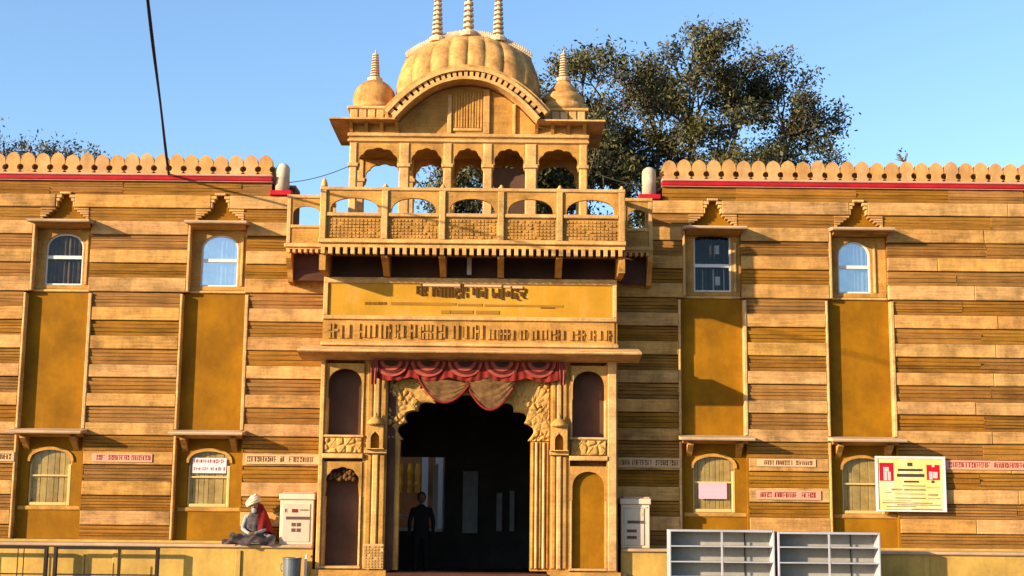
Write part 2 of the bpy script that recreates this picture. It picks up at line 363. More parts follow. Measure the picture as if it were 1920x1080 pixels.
def window_upper(wing, cx, kind, shape):
    """deep opening with a stone surround, white frame, glass and curtain"""
    global YSH
    YSH = 0.06
    w0, w1 = cx - 0.505, cx + 0.505
    o0, o1 = cx - 0.34, cx + 0.34
    if kind == 'reflect_plain': o0, o1 = cx - 0.37, cx + 0.22
    win = MB()
    if shape == 'arch': arch_plate(win, w0, w1, 5.30, 6.50, o0, o1, 6.05, 6.34, 0.075, 0.16, 'round')
    else: arch_plate(win, w0, w1, 5.30, 6.50, o0, o1, 6.38, 6.42, 0.075, 0.16, 'round', n=4)
    win = win.build('window', 'stone', wing)
    MB().cham(w0 - 0.0, w1 + 0.0, 0.03, 0.16, 5.255, 5.298).build('sill', 'trim', win)
    MB().cham(w0 - 0.0, w1 + 0.0, 0.055, 0.16, 5.30, 5.385).build('sill', 'stone', win)
    # frame
    f = MB(); fw = 0.028
    f.box(o0, o0 + fw, 0.105, 0.15, 5.387, 6.05); f.box(o1 - fw, o1, 0.105, 0.15, 5.387, 6.05); f.box(o0 + fw, o1 - fw, 0.105, 0.15, 5.387, 5.387 + fw)
    if shape == 'arch':
        p = arch_pts(o0, o1, 6.05, 6.338, 16); p2 = arch_pts(o0 + fw, o1 - fw, 6.05, 6.31, 16)
        for i in range(16):
            a, b_, c_, d_ = p[i], p[i + 1], p2[i + 1], p2[i]
            f.prism([a, b_, c_, d_], 0.105, 0.15)
    else:
        f.box(o0, o0 + fw, 0.105, 0.15, 6.051, 6.40); f.box(o1 - fw, o1, 0.105, 0.15, 6.051, 6.40)
    f.build('frame', 'whitepaint', win)
    zb = 5.87 if kind != 'curtain' else 5.90
    MB().box(o0 + fw + 0.001, o1 - fw - 0.001, 0.10, 0.148, zb - 0.03, zb + 0.03).build('crossbar', 'whitepaint', win)
    g = 'glassmirror' if 'reflect' in kind else 'glass'
    MB().box(o0 + fw, o1 - fw, 0.128, 0.132, 5.415, zb - 0.031).build('pane', g, win)
    MB().box(o0 + fw, o1 - fw, 0.128, 0.132, zb + 0.031, 6.40 if shape != 'arch' else 6.36).build('pane', g, win)
    # gathered curtain behind the glass
    pts = []; nn = 40
    for z in (5.39, 6.42):
        for i in range(nn + 1):
            x = o0 - 0.02 + (o1 - o0 + 0.04) * i / nn; pts.append((x, 0.200 + 0.022 * math.sin(i * 1.35 + cx) + 0.008 * math.sin(i * 3.1), z))
    MB().grid(pts, nn + 1, 2).build('curtain', {'curtain': 'curtaindark', 'dark': 'roomdark'}.get(kind, 'curtainpale'), win)
    if kind == 'dark':                            # grille bars and papers seen in the dark pane
        for i, x in enumerate((-0.27, -0.18, -0.12, 0.02, 0.09, 0.22)): MB().box(cx + x, cx + x + 0.022, 0.19, 0.20, 5.42, 5.82).build('grille_bar', 'curtainpale' if i % 2 else 'curtaindark', win)
        MB().box(cx + 0.06, cx + 0.15, 0.175, 0.18, 5.52, 5.68).build('paper', 'paperwhite', win)
        MB().box(cx + 0.06, cx + 0.14, 0.175, 0.18, 6.10, 6.26).build('paper', 'curtainpale', win)
    # surround jamb strip seen on the sunny side and the deep reveals
    MB().cham(o1 + 0.05, o1 + 0.10, 0.045, 0.074, 5.387, 6.30).build('jamb_strip', 'trim', win)
    YSH = 0.0

def window_lower(wing, cx, notice=None):
    global YSH
    YSH = 0.06
    w0, w1 = cx - 0.56, cx + 0.56; o0, o1 = cx - 0.40, cx + 0.36
    win = MB(); arch_plate(win, w0, w1, 1.42, 2.67, o0, o1, 2.20, 2.42, 0.06, 0.16, 'round'); win = win.build('window', 'ochre', wing)
    MB().cham(w0, w1, 0.035, 0.16, 1.345, 1.418).build('sill', 'stone', win)
    f = MB(); fw = 0.06
    f.cham(o1 - fw, o1, 0.055, 0.15, 1.42, 2.15); f.cham(o0, o0 + 0.035, 0.085, 0.15, 1.42, 2.16); f.cham(o0 + 0.036, o1 - fw - 0.001, 0.065, 0.15, 1.42, 1.48)
    f.build('frame', 'framecream', win)
    MB().cham(o0 + 0.036, o1 - fw - 0.001, 0.085, 0.15, 1.935, 1.965, c=0.004).build('crossbar', 'framecream', win)
    MB().box(o0 + 0.036, o1 - fw - 0.001, 0.100, 0.103, 1.481, 1.934).build('pane', 'glass', win)
    MB().box(o0 + 0.036, o1 - 0.03, 0.100, 0.103, 1.966, 2.44).build('pane', 'glass', win)
    # pale shutter boards closed behind the glass
    q = random.Random(int(cx * 100)); x = o0 - 0.02
    while x < o1 + 0.01:
        w_ = q.uniform(0.07, 0.15); d = q.uniform(0.0, 0.012)
        MB().cham(x + 0.003, min(x + w_, o1 + 0.03) - 0.003, 0.122 + d, 0.15 + d, 1.43, 2.50, c=0.006).build('shutter_board', 'curtaingold', win); x += w_
    # carved hood over the light
    p = arch_pts(o0 - 0.03, o1 + 0.03, 2.20, 2.46, 18); p2 = arch_pts(o0 + 0.015, o1 - 0.015, 2.20, 2.405, 18); h = MB()
    for i in range(18): h.prism([p[i], p[i + 1], p2[i + 1], p2[i]], 0.03, 0.10)
    h.build('arch_hood', 'stone', win)
    for s in (-1, 1):
        x = cx - 0.02 + s * 0.44
        MB().prism_x([(0.06, 2.64), (-0.22, 2.64), (-0.22, 2.60), (-0.06, 2.50), (0.06, 2.40)], x - 0.05, x + 0.05).build('corbel', 'stone', win)
    YSH = 0.0

def eave(wing, x0, x1, z, out, name='window_eave'):
    mb = MB().prism_x([(0.10, z + 0.075), (-out, z + 0.012), (-out - 0.012, z - 0.01), (-out, z - 0.035), (0.10, z + 0.0)], x0, x1)
    o = mb.build(name, 'ledge', wing)
    MB().prism_x([(0.06, z - 0.002), (-out * 0.45, z - 0.022), (-out * 0.3, z - 0.06), (0.06, z - 0.085)], x0 + 0.07, x1 - 0.07).build('moulding', 'stone', o)

def merlon_mesh():
    # lotus-petal merlon, 0.27 wide: half a round drain hole is cut from each foot
    hw = 0.134; pts = [(-hw + 0.055, 0)]
    poly = [(-0.078, 0.0), (0.078, 0.0)]
    for i in range(0, 9):
        a = math.pi * i / 8; poly.append((hw - 0.056 * math.sin(a), 0.045 + 0.055 * (1 - math.cos(a))))
    for i in range(1, 12):
        t = i / 12; poly.append((hw * (1 - t ** 2.3), 0.165 + 0.200 * (0.25 * t + 0.75 * math.sin(t * math.pi / 2))))
    poly.append((0, 0.372))
    left = [(-x, z) for x, z in poly[2:-1]][::-1]
    mb = MB().prism(poly + left, -0.02, 0.10)
    me = bpy.data.meshes.new('merlon'); me.from_pydata(mb.v, [], mb.f); bm = bmesh.new(); bm.from_mesh(me); bmesh.ops.recalc_face_normals(bm, faces=bm.faces); bm.to_mesh(me); bm.free()
    me.materials.append(M['merlon']); return me
MER = merlon_mesh()

def inscription(wing, x0, x1, z0, z1, strip, ink, runs, seed):
    s = MB().box(x0, x1, -0.030, -0.0185, z0, z1).build('inscription_strip', strip, wing)
    for k, (a, b_) in enumerate(runs):
        glyphs(MB(), x0 + (x1 - x0) * a, x0 + (x1 - x0) * b_, z0 + (z1 - z0) * 0.22, z0 + (z1 - z0) * 0.75, -0.030, seed + k, head=True, t=0.003).build('lettering', ink, s)

def make_wing(sign, label, bays, xin, xout, col_x):
    x_lo, x_hi = min(xin, xout), max(xin, xout)
    wing = empty('palace_wing', ((x_lo + x_hi) / 2, 2.0, 0), label, 'building', 'wings either side of the gatehouse')
    xt = -4.03 if sign < 0 else 2.50                  # the upper storey stops short of the gatehouse
    lo2, hi2 = (x_lo, xt) if sign < 0 else (xt, x_hi)
    MB().box(x_lo, x_hi, 0.30, 5.0, 0, 5.99).build('wall_core', 'mortar', wing)
    MB().box(lo2, hi2, 0.30, 0.90, 5.992, 7.28).build('wall_core', 'mortar', wing)
    MB().box(lo2, hi2, 0.345, 0.89, 7.282, 7.33).build('roof', 'roofgrey', wing)
    MB().box(x_lo if sign < 0 else x_lo, x_hi, 0.02, 0.31, 0.0, 0.84).build('wall_foot', 'plinth', wing)
    bays = sorted(bays)
    lowgaps = [(c - 0.645, c + 0.59) for c, *_ in bays]; upgaps = [(c - 0.555, c + 0.505) for c, *_ in bays]
    for i in range(len(ZB) - 1):
        z0, z1 = ZB[i], ZB[i + 1]; a, b_ = (lo2, hi2) if z0 > 6.0 else (x_lo, x_hi)
        if i == len(ZB) - 2:                           # top ribs sit under the red band only
            if sign < 0: b_ = -4.42
            else: a = 2.74
        if z0 < 5.2: gaps = lowgaps
        elif z0 < 6.5: gaps = upgaps
        elif z0 < 7.04: gaps = [(c - (0.44 if i % 2 == 0 else 0.17), c + (0.44 if i % 2 == 0 else 0.17)) for c, *_ in bays]
        else: gaps = []
        xs = a
        for g0, g1 in gaps + [(b_, None)]:
            e = min(g0, b_)
            if e - xs > 0.05: course(wing, i, xs, e)
            xs = g1
        # masonry behind the cladding, set back in the bays
        bx = a
        for g0, g1 in gaps + [(b_, None)]:
            if min(g0, b_) - bx > 0.05: MB().box(bx + 0.002, min(g0, b_) - 0.002, 0.085, 0.302, z0, z1).build('backing', 'mortar', wing)
            bx = g1
    for c, up, shape, note in bays:
        # stepped recess over the window: plaster back, stepped stone ends
        MB().box(c - 0.46, c + 0.46, 0.13, 0.301, 6.565, 7.05).build('plaster_panel', 'ochre', wing)
        for s in (-1, 1):
            for k in range(5):
                z = 6.585 + 0.0425 * k; h = 0.05 + 0.055 * k
                x0, x1 = c + s * 0.44, c + s * (0.44 - h); MB().cham(min(x0, x1), max(x0, x1), -0.004 + 0.006 * (k % 2), 0.12, z, z + 0.036, c=0.006).build('step_stone', 'slab', wing)
            for k, (h, z, hh) in enumerate(((0.03, 6.815, 0.10), (0.065, 6.918, 0.06), (0.10, 6.982, 0.06))):
                x0, x1 = c + s * 0.17, c + s * (0.17 - h); MB().cham(min(x0, x1), max(x0, x1), -0.006, 0.12, z, z + hh - 0.006, c=0.006).build('step_stone', 'trim', wing)
        MB().cham(c - 0.10, c + 0.10, -0.03, 0.05, 7.045, 7.085).build('cap_stone', 'trim', wing)
        window_upper(wing, c, up, shape)
        eave(wing, c - 0.56, c + 0.56, 6.50, 0.36)
        # tall plain plaster recess
        MB().box(c - 0.60, c + 0.59, 0.13, 0.301, 2.70, 5.25).build('plaster_panel', 'ochre', wing)
        MB().cham(c + 0.525, c + 0.588, -0.022, 0.129, 2.78, 5.22).build('edge_strip', 'trim', wing)
        MB().cham(c - 0.645, c - 0.601, -0.020, 0.129, 2.78, 5.22).build('edge_strip', 'trim', wing)
        MB().cham(c - 0.555, c - 0.507, -0.020, 0.134, 5.262, 6.498).build('edge_strip', 'trim', wing)
        MB().cham(c - 0.645, c - 0.601, -0.020, 0.099, 0.85, 2.67).build('edge_strip', 'trim', wing)
        eave(wing, c - 0.66, c + 0.64, 2.71, 0.40, 'ledge')
        window_lower(wing, c)
        MB().box(c - 0.60, c - 0.561, 0.10, 0.301, 0.845, 2.69).build('jamb', 'ochre', wing)
        MB().box(c + 0.561, c + 0.59, 0.02, 0.301, 0.845, 2.69).build('jamb', 'ochre', wing)
        MB().box(c - 0.56, c + 0.56, 0.12, 0.301, 0.845, 1.343).build('plaster_panel', 'ochre', wing)
    # red band, coping and petal merlons
    rx0, rx1 = (x_lo, -4.40) if sign < 0 else (2.72, x_hi)
    MB().cham(rx0, rx1, -0.05, 0.34, 7.315, 7.395).build('red_band', 'red', wing)
    MB().cham(rx0, rx1, -0.07, 0.34, 7.397, 7.440).build('coping', 'pinkwash', wing)
    MB().cham(rx0, rx1, -0.03, 0.34, 7.30, 7.313, c=0.003).build('fillet', 'pinkwash', wing)
    MB().box(rx0, rx1, 0.16, 0.30, 7.441, 7.63).build('parapet', 'merlon', wing)
    n = int((rx1 - rx0) / 0.272)
    for k in range(n):
        x = (rx1 - 0.14 - k * 0.272) if sign < 0 else (rx0 + 0.14 + k * 0.272)
        o = link('merlon', MER, None, wing, (x, 0.0, 7.441)); o.scale = (rng.uniform(0.97, 1.0), 1, rng.uniform(0.94, 1.05))
        o.rotation_euler = (R(rng.uniform(-1.5, 1.5)), R(rng.uniform(-0.8, 0.8)), 0)
    # round-topped end post on a red base
    MB().cham(col_x - 0.20, col_x + 0.20, -0.06, 0.34, 7.055, 7.15).build('post_base', 'red', wing)
    post = MB(); prof = [(0.13, 0)] + [(0.13, 0.42)] + [(0.13 * math.cos(a), 0.42 + 0.12 * math.sin(a)) for a in (0.3, 0.7, 1.1, 1.4)]
    post.lathe(prof, col_x, 0.12, 7.151, 16); post.build('end_post', 'whitestone', wing, smooth=True)
    return wing

left = make_wing(-1, 'banded golden sandstone wing beside the seated person, with rows of petal merlons', [(-8.17, 'curtain', 'arch', 0), (-5.34, 'reflect', 'arch', 0)], -3.30, -12.0, -4.24)
right = make_wing(1, 'banded golden sandstone wing behind the shelf rack and framed poster, with petal merlons', [(3.65, 'dark', 'rect', 0), (6.31, 'reflect_plain', 'arch', 0)], 1.86, 12.0, 2.50)
inscription(left, -7.42, -6.35, 2.20, 2.345, 'pinkstrip', 'letterred', [(0.08, 0.22), (0.28, 0.62), (0.66, 0.98)], 11)
inscription(left, -4.70, -3.40, 2.19, 2.355, 'letterstrip', 'letter', [(0.03, 0.42), (0.48, 0.54), (0.6, 0.95)], 21)
inscription(left, -9.6, -8.80, 2.19, 2.355, 'letterstrip', 'letter', [(0.05, 0.95)], 25)
inscription(right, 1.92, 3.02, 2.20, 2.36, 'letterstrip', 'letter', [(0.02, 0.18), (0.22, 0.55), (0.6, 0.98)], 31)
inscription(right, 4.38, 5.42, 2.24, 2.37, 'letterstrip', 'letter', [(0.12, 0.28), (0.32, 0.6), (0.66, 0.95)], 41)
inscription(right, 4.36, 5.50, 1.66, 1.82, 'pinkstrip', 'letterred', [(0.06, 0.24), (0.28, 0.62), (0.70, 0.92)], 51)
inscription(right, 7.72, 9.6, 2.22, 2.38, 'pinkstrip', 'letterred', [(0.03, 0.42), (0.46, 0.97)], 61)

# ------------------------------------------------------------------ the gatehouse
gate = empty('gatehouse', (-0.73, 0.0, 0), 'projecting domed sandstone gatehouse with balcony, pillared pavilion and dark arched entrance', 'gatehouse')
XL, XR, YF = -3.31, 1.85, -0.70
# masonry: piers, lintel block, side walls, hall
MB().box(XL, -3.225, YF, 0.01, 0.40, 4.20).build('corner_pier', 'stone', gate)
MB().box(1.67, XR, YF, 0.01, 0.40, 4.20).build('corner_pier', 'stone', gate)
MB().box(XL - 0.06, -2.10, YF - 0.07, 0.0, 0.0, 0.398).build('base_block', 'stone', gate)
MB().box(0.66, XR + 0.05, YF - 0.07, 0.0, 0.0, 0.398).build('base_block', 'stone', gate)
MB().box(-2.55, -2.14, YF + 0.04, 0.0, 0.40, 4.20).build('pier', 'stone', gate)
MB().box(0.69, 1.03, YF + 0.04, 0.0, 0.40, 4.20).build('pier', 'stone', gate)
MB().box(-2.139, 0.689, YF + 0.06, 0.0, 3.96, 4.20).build('lintel', 'stone', gate)
MB().box(XL, XR, YF + 0.03, 0.0, 4.202, 5.46).build('wall', 'stone', gate)
MB().box(XL + 0.02, XR - 0.02, YF + 0.26, 0.0, 5.462, 5.86).build('wall', 'brownpaint_shade', gate)  # recessed wall: shade under the balcony is put into its dark colour
def pilaster(x0, x1, z0, z1, y, parent, n=3):
    w_ = (x1 - x0) / n
    for k in range(n):
        MB().cham(x0 + k * w_ + 0.006, x0 + (k + 1) * w_ - 0.006, y - 0.03 - 0.025 * (k % 2), y + 0.05, z0, z1, c=0.02).build('moulding', 'trim' if k % 2 else 'stone', parent)
for x0, x1 in ((-2.50, -2.15), (0.70, 0.99)):
    pilaster(x0, x1, 0.44, 2.36, YF + 0.04, gate); pilaster(x0, x1, 2.46, 3.94, YF + 0.04, gate)
    B('capital', 'trim', gate, x0 - 0.02, x1 + 0.02, YF - 0.06, YF + 0.06, 2.375, 2.44)
for x in (XL + 0.043, 1.76):
    w_ = 0.036 if x < 0 else 0.075
    MB().cham(x - w_, x + w_, YF - 0.03, YF + 0.02, 0.42, 4.16, c=0.012).build('moulding', 'trim', gate)
# niches: upper with arched head and carved apron, lower tall
def niche(x0, x1, z0, z1, back, dep, kind, apron):
    o = MB(); arch_plate(o, x0 - 0.004, x1 + 0.004, z1 - 0.5, z1 + 0.09, x0 + 0.035, x1 - 0.035, z1 - 0.30, z1 + 0.0, YF + 0.02, YF + 0.12, kind, 24)
    o = o.build('niche', 'carved' if apron else 'stone', gate)
    MB().box(x0, x1, YF + dep, YF + dep + 0.05, z0, z1 + 0.08).build('back_panel', back, o)
    for a, b_ in ((x0 - 0.004, x0 + 0.03), (x1 - 0.03, x1 + 0.004)): MB().cham(a, b_, YF + 0.012, YF + dep, z0 + 0.0, z1 - 0.502, c=0.006).build('jamb', 'trim', o)
    MB().cham(x0 - 0.02, x1 + 0.02, YF - 0.025, YF + dep, z0 - 0.045, z0 - 0.002).build('sill', 'trim', o)
    if apron:
        fn = lambda x, z: 0.03 * min(1.0, max(0.0, cells(x, z, 0.15, 3) * 1.1)) * (0.35 if abs(((x - x0) * 1.0 - (z - z0) * 0.75) % 0.26) < 0.022 else 1.0)
        relief_rect('carved_apron', 'carved', o, x0 + 0.01, x1 - 0.01, z0 - 0.31, z0 - 0.05, YF + 0.01, fn, 54, 24)
        MB().box(x0 - 0.002, x1 + 0.002, YF + 0.04, YF + dep, z0 - 0.33, z0 - 0.047).build('apron_block', 'stone', o)
    return o
niche(-3.22, -2.56, 2.69, 3.84, 'brownpaint_shade', 0.30, 'round', True)
niche(1.04, 1.665, 2.69, 3.84, 'brownpaint_shade', 0.30, 'round', True)
n1 = niche(-3.22, -2.56, 0.46, 2.14, 'brownpaint_shade', 0.34, 'small', False)
niche(1.04, 1.665, 0.46, 2.10, 'ochre', 0.10, 'round', False)
for x0, x1 in ((-3.24, -2.54), (1.02, 1.685)): MB().cham(x0, x1, YF - 0.05, YF + 0.05, 2.285, 2.365).build('string_course', 'trim', gate)
MB().box(-3.225, -2.55, YF + 0.36, 0.0, 0.40, 4.20).build('wall', 'stone', gate)
MB().box(1.03, 1.67, YF + 0.36, 0.0, 0.40, 4.20).build('wall', 'stone', gate)
# heap of carved fruit in the arch of the tall left niche
fm = MB()
for k in range(26):
    a = rng.uniform(0, math.pi); rr_ = rng.uniform(0.05, 0.27); c = (-2.89 + rr_ * math.cos(a), YF + 0.13 + rng.uniform(0, 0.05), 1.90 + rr_ * 0.75 * math.sin(a))
    fm.lathe([(0.001, -0.04), (0.03, -0.03), (0.045, 0), (0.03, 0.03), (0.001, 0.04)], c[0], c[1], c[2], 7)
fm.build('carved_bosses', 'mortar', n1, smooth=True)
# little domed brackets either side of the door
for x in (-2.33, 0.84):
    br = MB(); arch_plate(br, x - 0.14, x + 0.14, 2.46, 2.86, x - 0.075, x + 0.075, 2.62, 2.75, YF - 0.13, YF - 0.04, 'ogee'); br = br.build('bracket', 'carved', gate)
    MB().lathe([(0.15, 0), (0.16, 0.03), (0.13, 0.07), (0.08, 0.12), (0.03, 0.15), (0.02, 0.21)], x, YF - 0.075, 2.861, 12).build('bracket_cap', 'carved', br, smooth=True)
    MB().box(x - 0.135, x + 0.135, YF - 0.04, YF + 0.02, 2.47, 2.85).build('bracket_back', 'ochre', br)
    MB().cham(x - 0.16, x + 0.16, YF - 0.15, YF + 0.0, 2.442, 2.459, c=0.004).build('bracket_shelf', 'trim', br)
# pierced tile panel low on the left pilaster
tp = MB().box(-2.50, -2.15, YF - 0.05, YF - 0.022, 0.42, 0.84).build('tile_panel', 'trim', gate)
t2 = MB()
for i in range(6):
    for j in range(8):
        if rng.random() < 0.85: t2.box(-2.48 + i * 0.053, -2.48 + i * 0.053 + 0.04, YF - 0.062, YF - 0.05, 0.44 + j * 0.048, 0.44 + j * 0.048 + 0.033)
t2.build('tile_relief', 'carved', tp)

# door screen: cusped arch with carved spandrels
DX0, DX1, ZS, ZT = -1.99, 0.42, 2.62, 3.42
yd = YF + 0.16
inner = arch_pts(DX0, DX1, ZS, ZT, 126, 'cusp', 9)
ox0, ox1, oz1 = -2.138, 0.688, 3.958; outer = []
for x, z in inner:
    a = math.atan2(max(z - ZS, 1e-5), (x - (DX0 + DX1) / 2)); cx = (DX0 + DX1) / 2
    tx = ((ox1 - cx) if math.cos(a) > 0 else (cx - ox0)) / max(1e-6, abs(math.cos(a))); tz = (oz1 - ZS) / max(1e-6, math.sin(a)); t = min(tx, tz)
    outer.append((cx + t * math.cos(a), ZS + t * math.sin(a)))
def carve(x, z):
    c = cells(x, z, 0.11, 1); return 0.012 + 0.055 * c * (0.6 + 0.4 * math.sin(x * 9 + z * 13))
sc = MB(); relief_ring(sc, inner, outer, 22, yd, carve)
nI = len(inner)
sc.grid([(x, yd, z) for x, z in inner] + [(x, yd + 0.22, z) for x, z in inner], nI, 2)
scr = sc.build('arch_screen', 'carved', gate)
MB().box(-2.0045, DX0 + 0.07, yd, yd + 0.22, 0.40, ZS).build('jamb', 'stone', scr)
MB().box(DX1 - 0.07, ox1 - 0.0, yd, yd + 0.22, 0.40, ZS).build('jamb', 'stone', scr)
pilaster(0.36, 0.68, 0.44, ZS - 0.02, yd - 0.01, scr, 5)
# backing so that no light leaks round the carving
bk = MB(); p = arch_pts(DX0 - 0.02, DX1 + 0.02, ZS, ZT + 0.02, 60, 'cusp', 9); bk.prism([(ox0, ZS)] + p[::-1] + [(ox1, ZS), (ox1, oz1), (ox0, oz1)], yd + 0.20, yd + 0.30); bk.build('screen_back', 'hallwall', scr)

# big eave over the door
ev = MB().prism_x([(YF + 0.03, 4.235), (-1.25, 4.115), (-1.265, 4.095), (-1.25, 4.075), (YF + 0.03, 3.985)], -3.655, 2.225).build('door_eave', 'trim', gate)
MB().cham(XL - 0.02, XR + 0.02, YF - 0.05, YF + 0.029, 4.24, 4.30).build('string_course', 'trim', gate)
# inscribed sign
sg = MB().box(-3.22, 1.77, YF + 0.005, YF + 0.029, 4.775, 5.345).build('sign_panel', 'signyellow', gate)
for a in ((-3.305, 1.845, 5.347, 5.45), (-3.305, 1.845, 4.70, 4.773), (-3.305, -3.222, 4.774, 5.346), (1.772, 1.845, 4.774, 5.346)):
    MB().cham(a[0], a[1], YF - 0.03, YF + 0.028, a[2], a[3]).build('frame', 'trim', sg)
def zt(zx, zy):                                    # enlarged detail of the lettering -> metres on the sign
    px, py = 760 + zx / 7.68, 520 + zy / 7.68
    return -1.69 + (px - 780) * 0.009375, 5.34 - (py - 533) * 0.00923
def zbox(mb, a, b_, c, d, y, t):
    x0, z1 = zt(a, b_); x1, z0 = zt(c, d); mb.box(x0, x1, y - t, y, z0, z1)
hd = MB()
for a in ((245, 92, 790, 132), (850, 100, 1390, 132), (1410, 112, 1515, 140), (1520, 118, 1690, 150)): zbox(hd, *a, YF + 0.005, 0.02)
hd.build('headline', 'letterstrip', sg)
tl = MB()
for a in ((160, 130, 178, 245), (178, 130, 205, 150), (178, 185, 205, 205), (178, 232, 205, 250), (222, 78, 245, 272), (262, 130, 280, 270), (285, 130, 305, 200), (280, 225, 300, 270), (385, 140, 408, 278), (408, 140, 440, 165), (440, 165, 465, 275),
          (468, 140, 500, 160), (503, 165, 533, 285), (553, 165, 580, 290), (605, 165, 635, 290), (520, 142, 690, 160), (660, 165, 680, 290), (715, 160, 728, 290), (735, 150, 765, 215), (735, 260, 770, 305), (790, 85, 805, 215), (815, 85, 835, 240), (780, 235, 825, 262), (805, 262, 828, 300),
          (870, 140, 895, 200), (878, 220, 895, 290), (965, 145, 990, 250), (1020, 145, 1050, 290), (1070, 145, 1095, 165), (1085, 190, 1115, 275), (1140, 145, 1165, 300), (1245, 145, 1255, 215), (1245, 215, 1320, 262), (1255, 262, 1300, 290), (1338, 150, 1350, 300),
          (1385, 108, 1408, 318), (1430, 205, 1490, 240), (1440, 240, 1485, 268), (1465, 185, 1485, 205), (1520, 120, 1535, 300), (1555, 150, 1590, 180), (1565, 215, 1600, 250), (1560, 250, 1612, 298), (1595, 150, 1612, 200),
          (1645, 200, 1690, 230), (1655, 230, 1705, 262), (1620, 150, 1740, 164), (1715, 164, 1735, 210), (1700, 210, 1716, 245), (1690, 262, 1705, 290), (1700, 288, 1740, 298), (1610, 300, 1628, 322), (1628, 312, 1655, 326)):
    zbox(tl, *a, YF + 0.005, 0.026)
tl.build('lettering', 'letter', sg)
l2 = MB(); glyphs(l2, -2.58, -2.20, 4.965, 5.02, YF + 0.005, 3, t=0.012)
l2.box(-2.12, -0.98, YF - 0.003, YF + 0.005, 4.965, 5.015); l2.box(-0.95, -0.52, YF - 0.003, YF + 0.005, 4.958, 5.0); l2.box(-0.48, 0.9, YF - 0.003, YF + 0.005, 4.955, 4.992)
glyphs(l2, 0.5, 0.75, 4.93, 4.953, YF + 0.005, 5, t=0.012)
for x0, x1 in ((-1.24, -1.08), (-1.06, -0.68), (-0.63, -0.22)): l2.box(x0, x1, YF - 0.005, YF + 0.005, 4.82, 4.88)
l2.build('lettering', 'letterfaint', sg)
fz = MB().box(-3.25, 1.80, YF + 0.008, YF + 0.029, 4.32, 4.69).build('frieze', 'stone', gate)
for a, b_, s_, pt in ((-3.22, -2.75, 71, 0.16), (-2.68, -1.1, 72, 0.10), (-1.05, -0.5, 73, 0.11), (-0.42, 0.95, 74, 0.085), (1.02, 1.78, 75, 0.12)):
    glyphs(MB(), a, b_, 4.37, 4.63 if a < -0.5 else 4.56, YF + 0.008, s_, pitch=pt, t=0.03).build('lettering', 'stone', fz)
    glyphs(MB(), a, b_, 4.40, 4.60 if a < -0.5 else 4.52, YF + 0.009, s_ + 50, pitch=pt * 0.8, t=0.012).build('lettering', 'letterfaint', fz)
MB().cham(-3.30, 1.845, YF - 0.015, YF + 0.028, 4.305, 4.319, c=0.003).build('fillet', 'trim', fz)

# hall behind the door
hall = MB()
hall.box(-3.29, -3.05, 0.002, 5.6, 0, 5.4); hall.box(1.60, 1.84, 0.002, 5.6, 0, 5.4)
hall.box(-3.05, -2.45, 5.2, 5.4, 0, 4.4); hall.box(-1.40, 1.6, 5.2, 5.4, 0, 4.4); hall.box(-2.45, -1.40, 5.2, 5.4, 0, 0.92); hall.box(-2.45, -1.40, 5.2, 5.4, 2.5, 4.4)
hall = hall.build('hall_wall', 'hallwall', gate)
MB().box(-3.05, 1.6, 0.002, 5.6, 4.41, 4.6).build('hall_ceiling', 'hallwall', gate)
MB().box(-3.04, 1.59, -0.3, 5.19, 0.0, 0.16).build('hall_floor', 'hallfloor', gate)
MB().cham(-2.10, 0.66, -0.80, -0.301, 0.0, 0.36).build('threshold', 'darkwood', gate)
wf = MB()
for a in ((-2.45, -2.40, 0.93, 2.1), (-1.45, -1.40, 0.93, 2.2), (-1.66, -1.55, 0.99, 2.35)): wf.box(a[0], a[1], 5.405, 5.46, a[2], a[3])
wf.box(-2.45, -1.40, 5.405, 5.5, 0.925, 0.985); wf.box(-2.40, -2.1, 5.405, 5.46, 1.22, 1.26)
wf.build('inner_frame', 'whitepaint', hall)
MB().box(-1.0, -0.68, 5.0, 5.19, 0.9, 2.2).build('hall_panel', 'hallgrey', hall); MB().box(-0.28, -0.16, 5.0, 5.19, 0.95, 1.75).build('hall_panel', 'hallgrey', hall); MB().box(0.0, 0.1, 5.0, 5.19, 0.95, 1.8).build('hall_panel', 'hallgrey', hall)
MB().box(-2.1375, -2.005, yd - 0.03, yd + 0.23, 0.40, 3.68).build('door_post', 'darkwood', gate)
lf = MB().box(-2.12, -2.05, 0.0, 1.2, 0.17, 2.55).build('door_leaf', 'darkwood', gate)
MB().box(-2.135, -2.05, -0.30, -0.02, 0.40, 2.55).build('door_post', 'darkwood', gate)
cw = MB().box(-6, 4, 9.0, 9.2, 0, 3.2).build('court_wall', 'courtwall', gate)
for a in ((-2.10, -1.95, 1.2, 2.9), (-1.78, -1.6, 2.3, 2.9), (-2.95, -2.82, 1.9, 2.9)): MB().box(a[0], a[1], 8.5, 8.6, 0.0, a[3]).build('white_panel', 'whitepaint', cw)
for k, x in enumerate((-2.62, -2.40, -2.22)): MB().lathe([(0.07, 0), (0.06, 0.1), (0.075, 0.2), (0.05, 0.3), (0.07, 0.5), (0.04, 0.7)], x, 8.8, 1.75, 10).build('gilded_shaft', 'gold', cw)

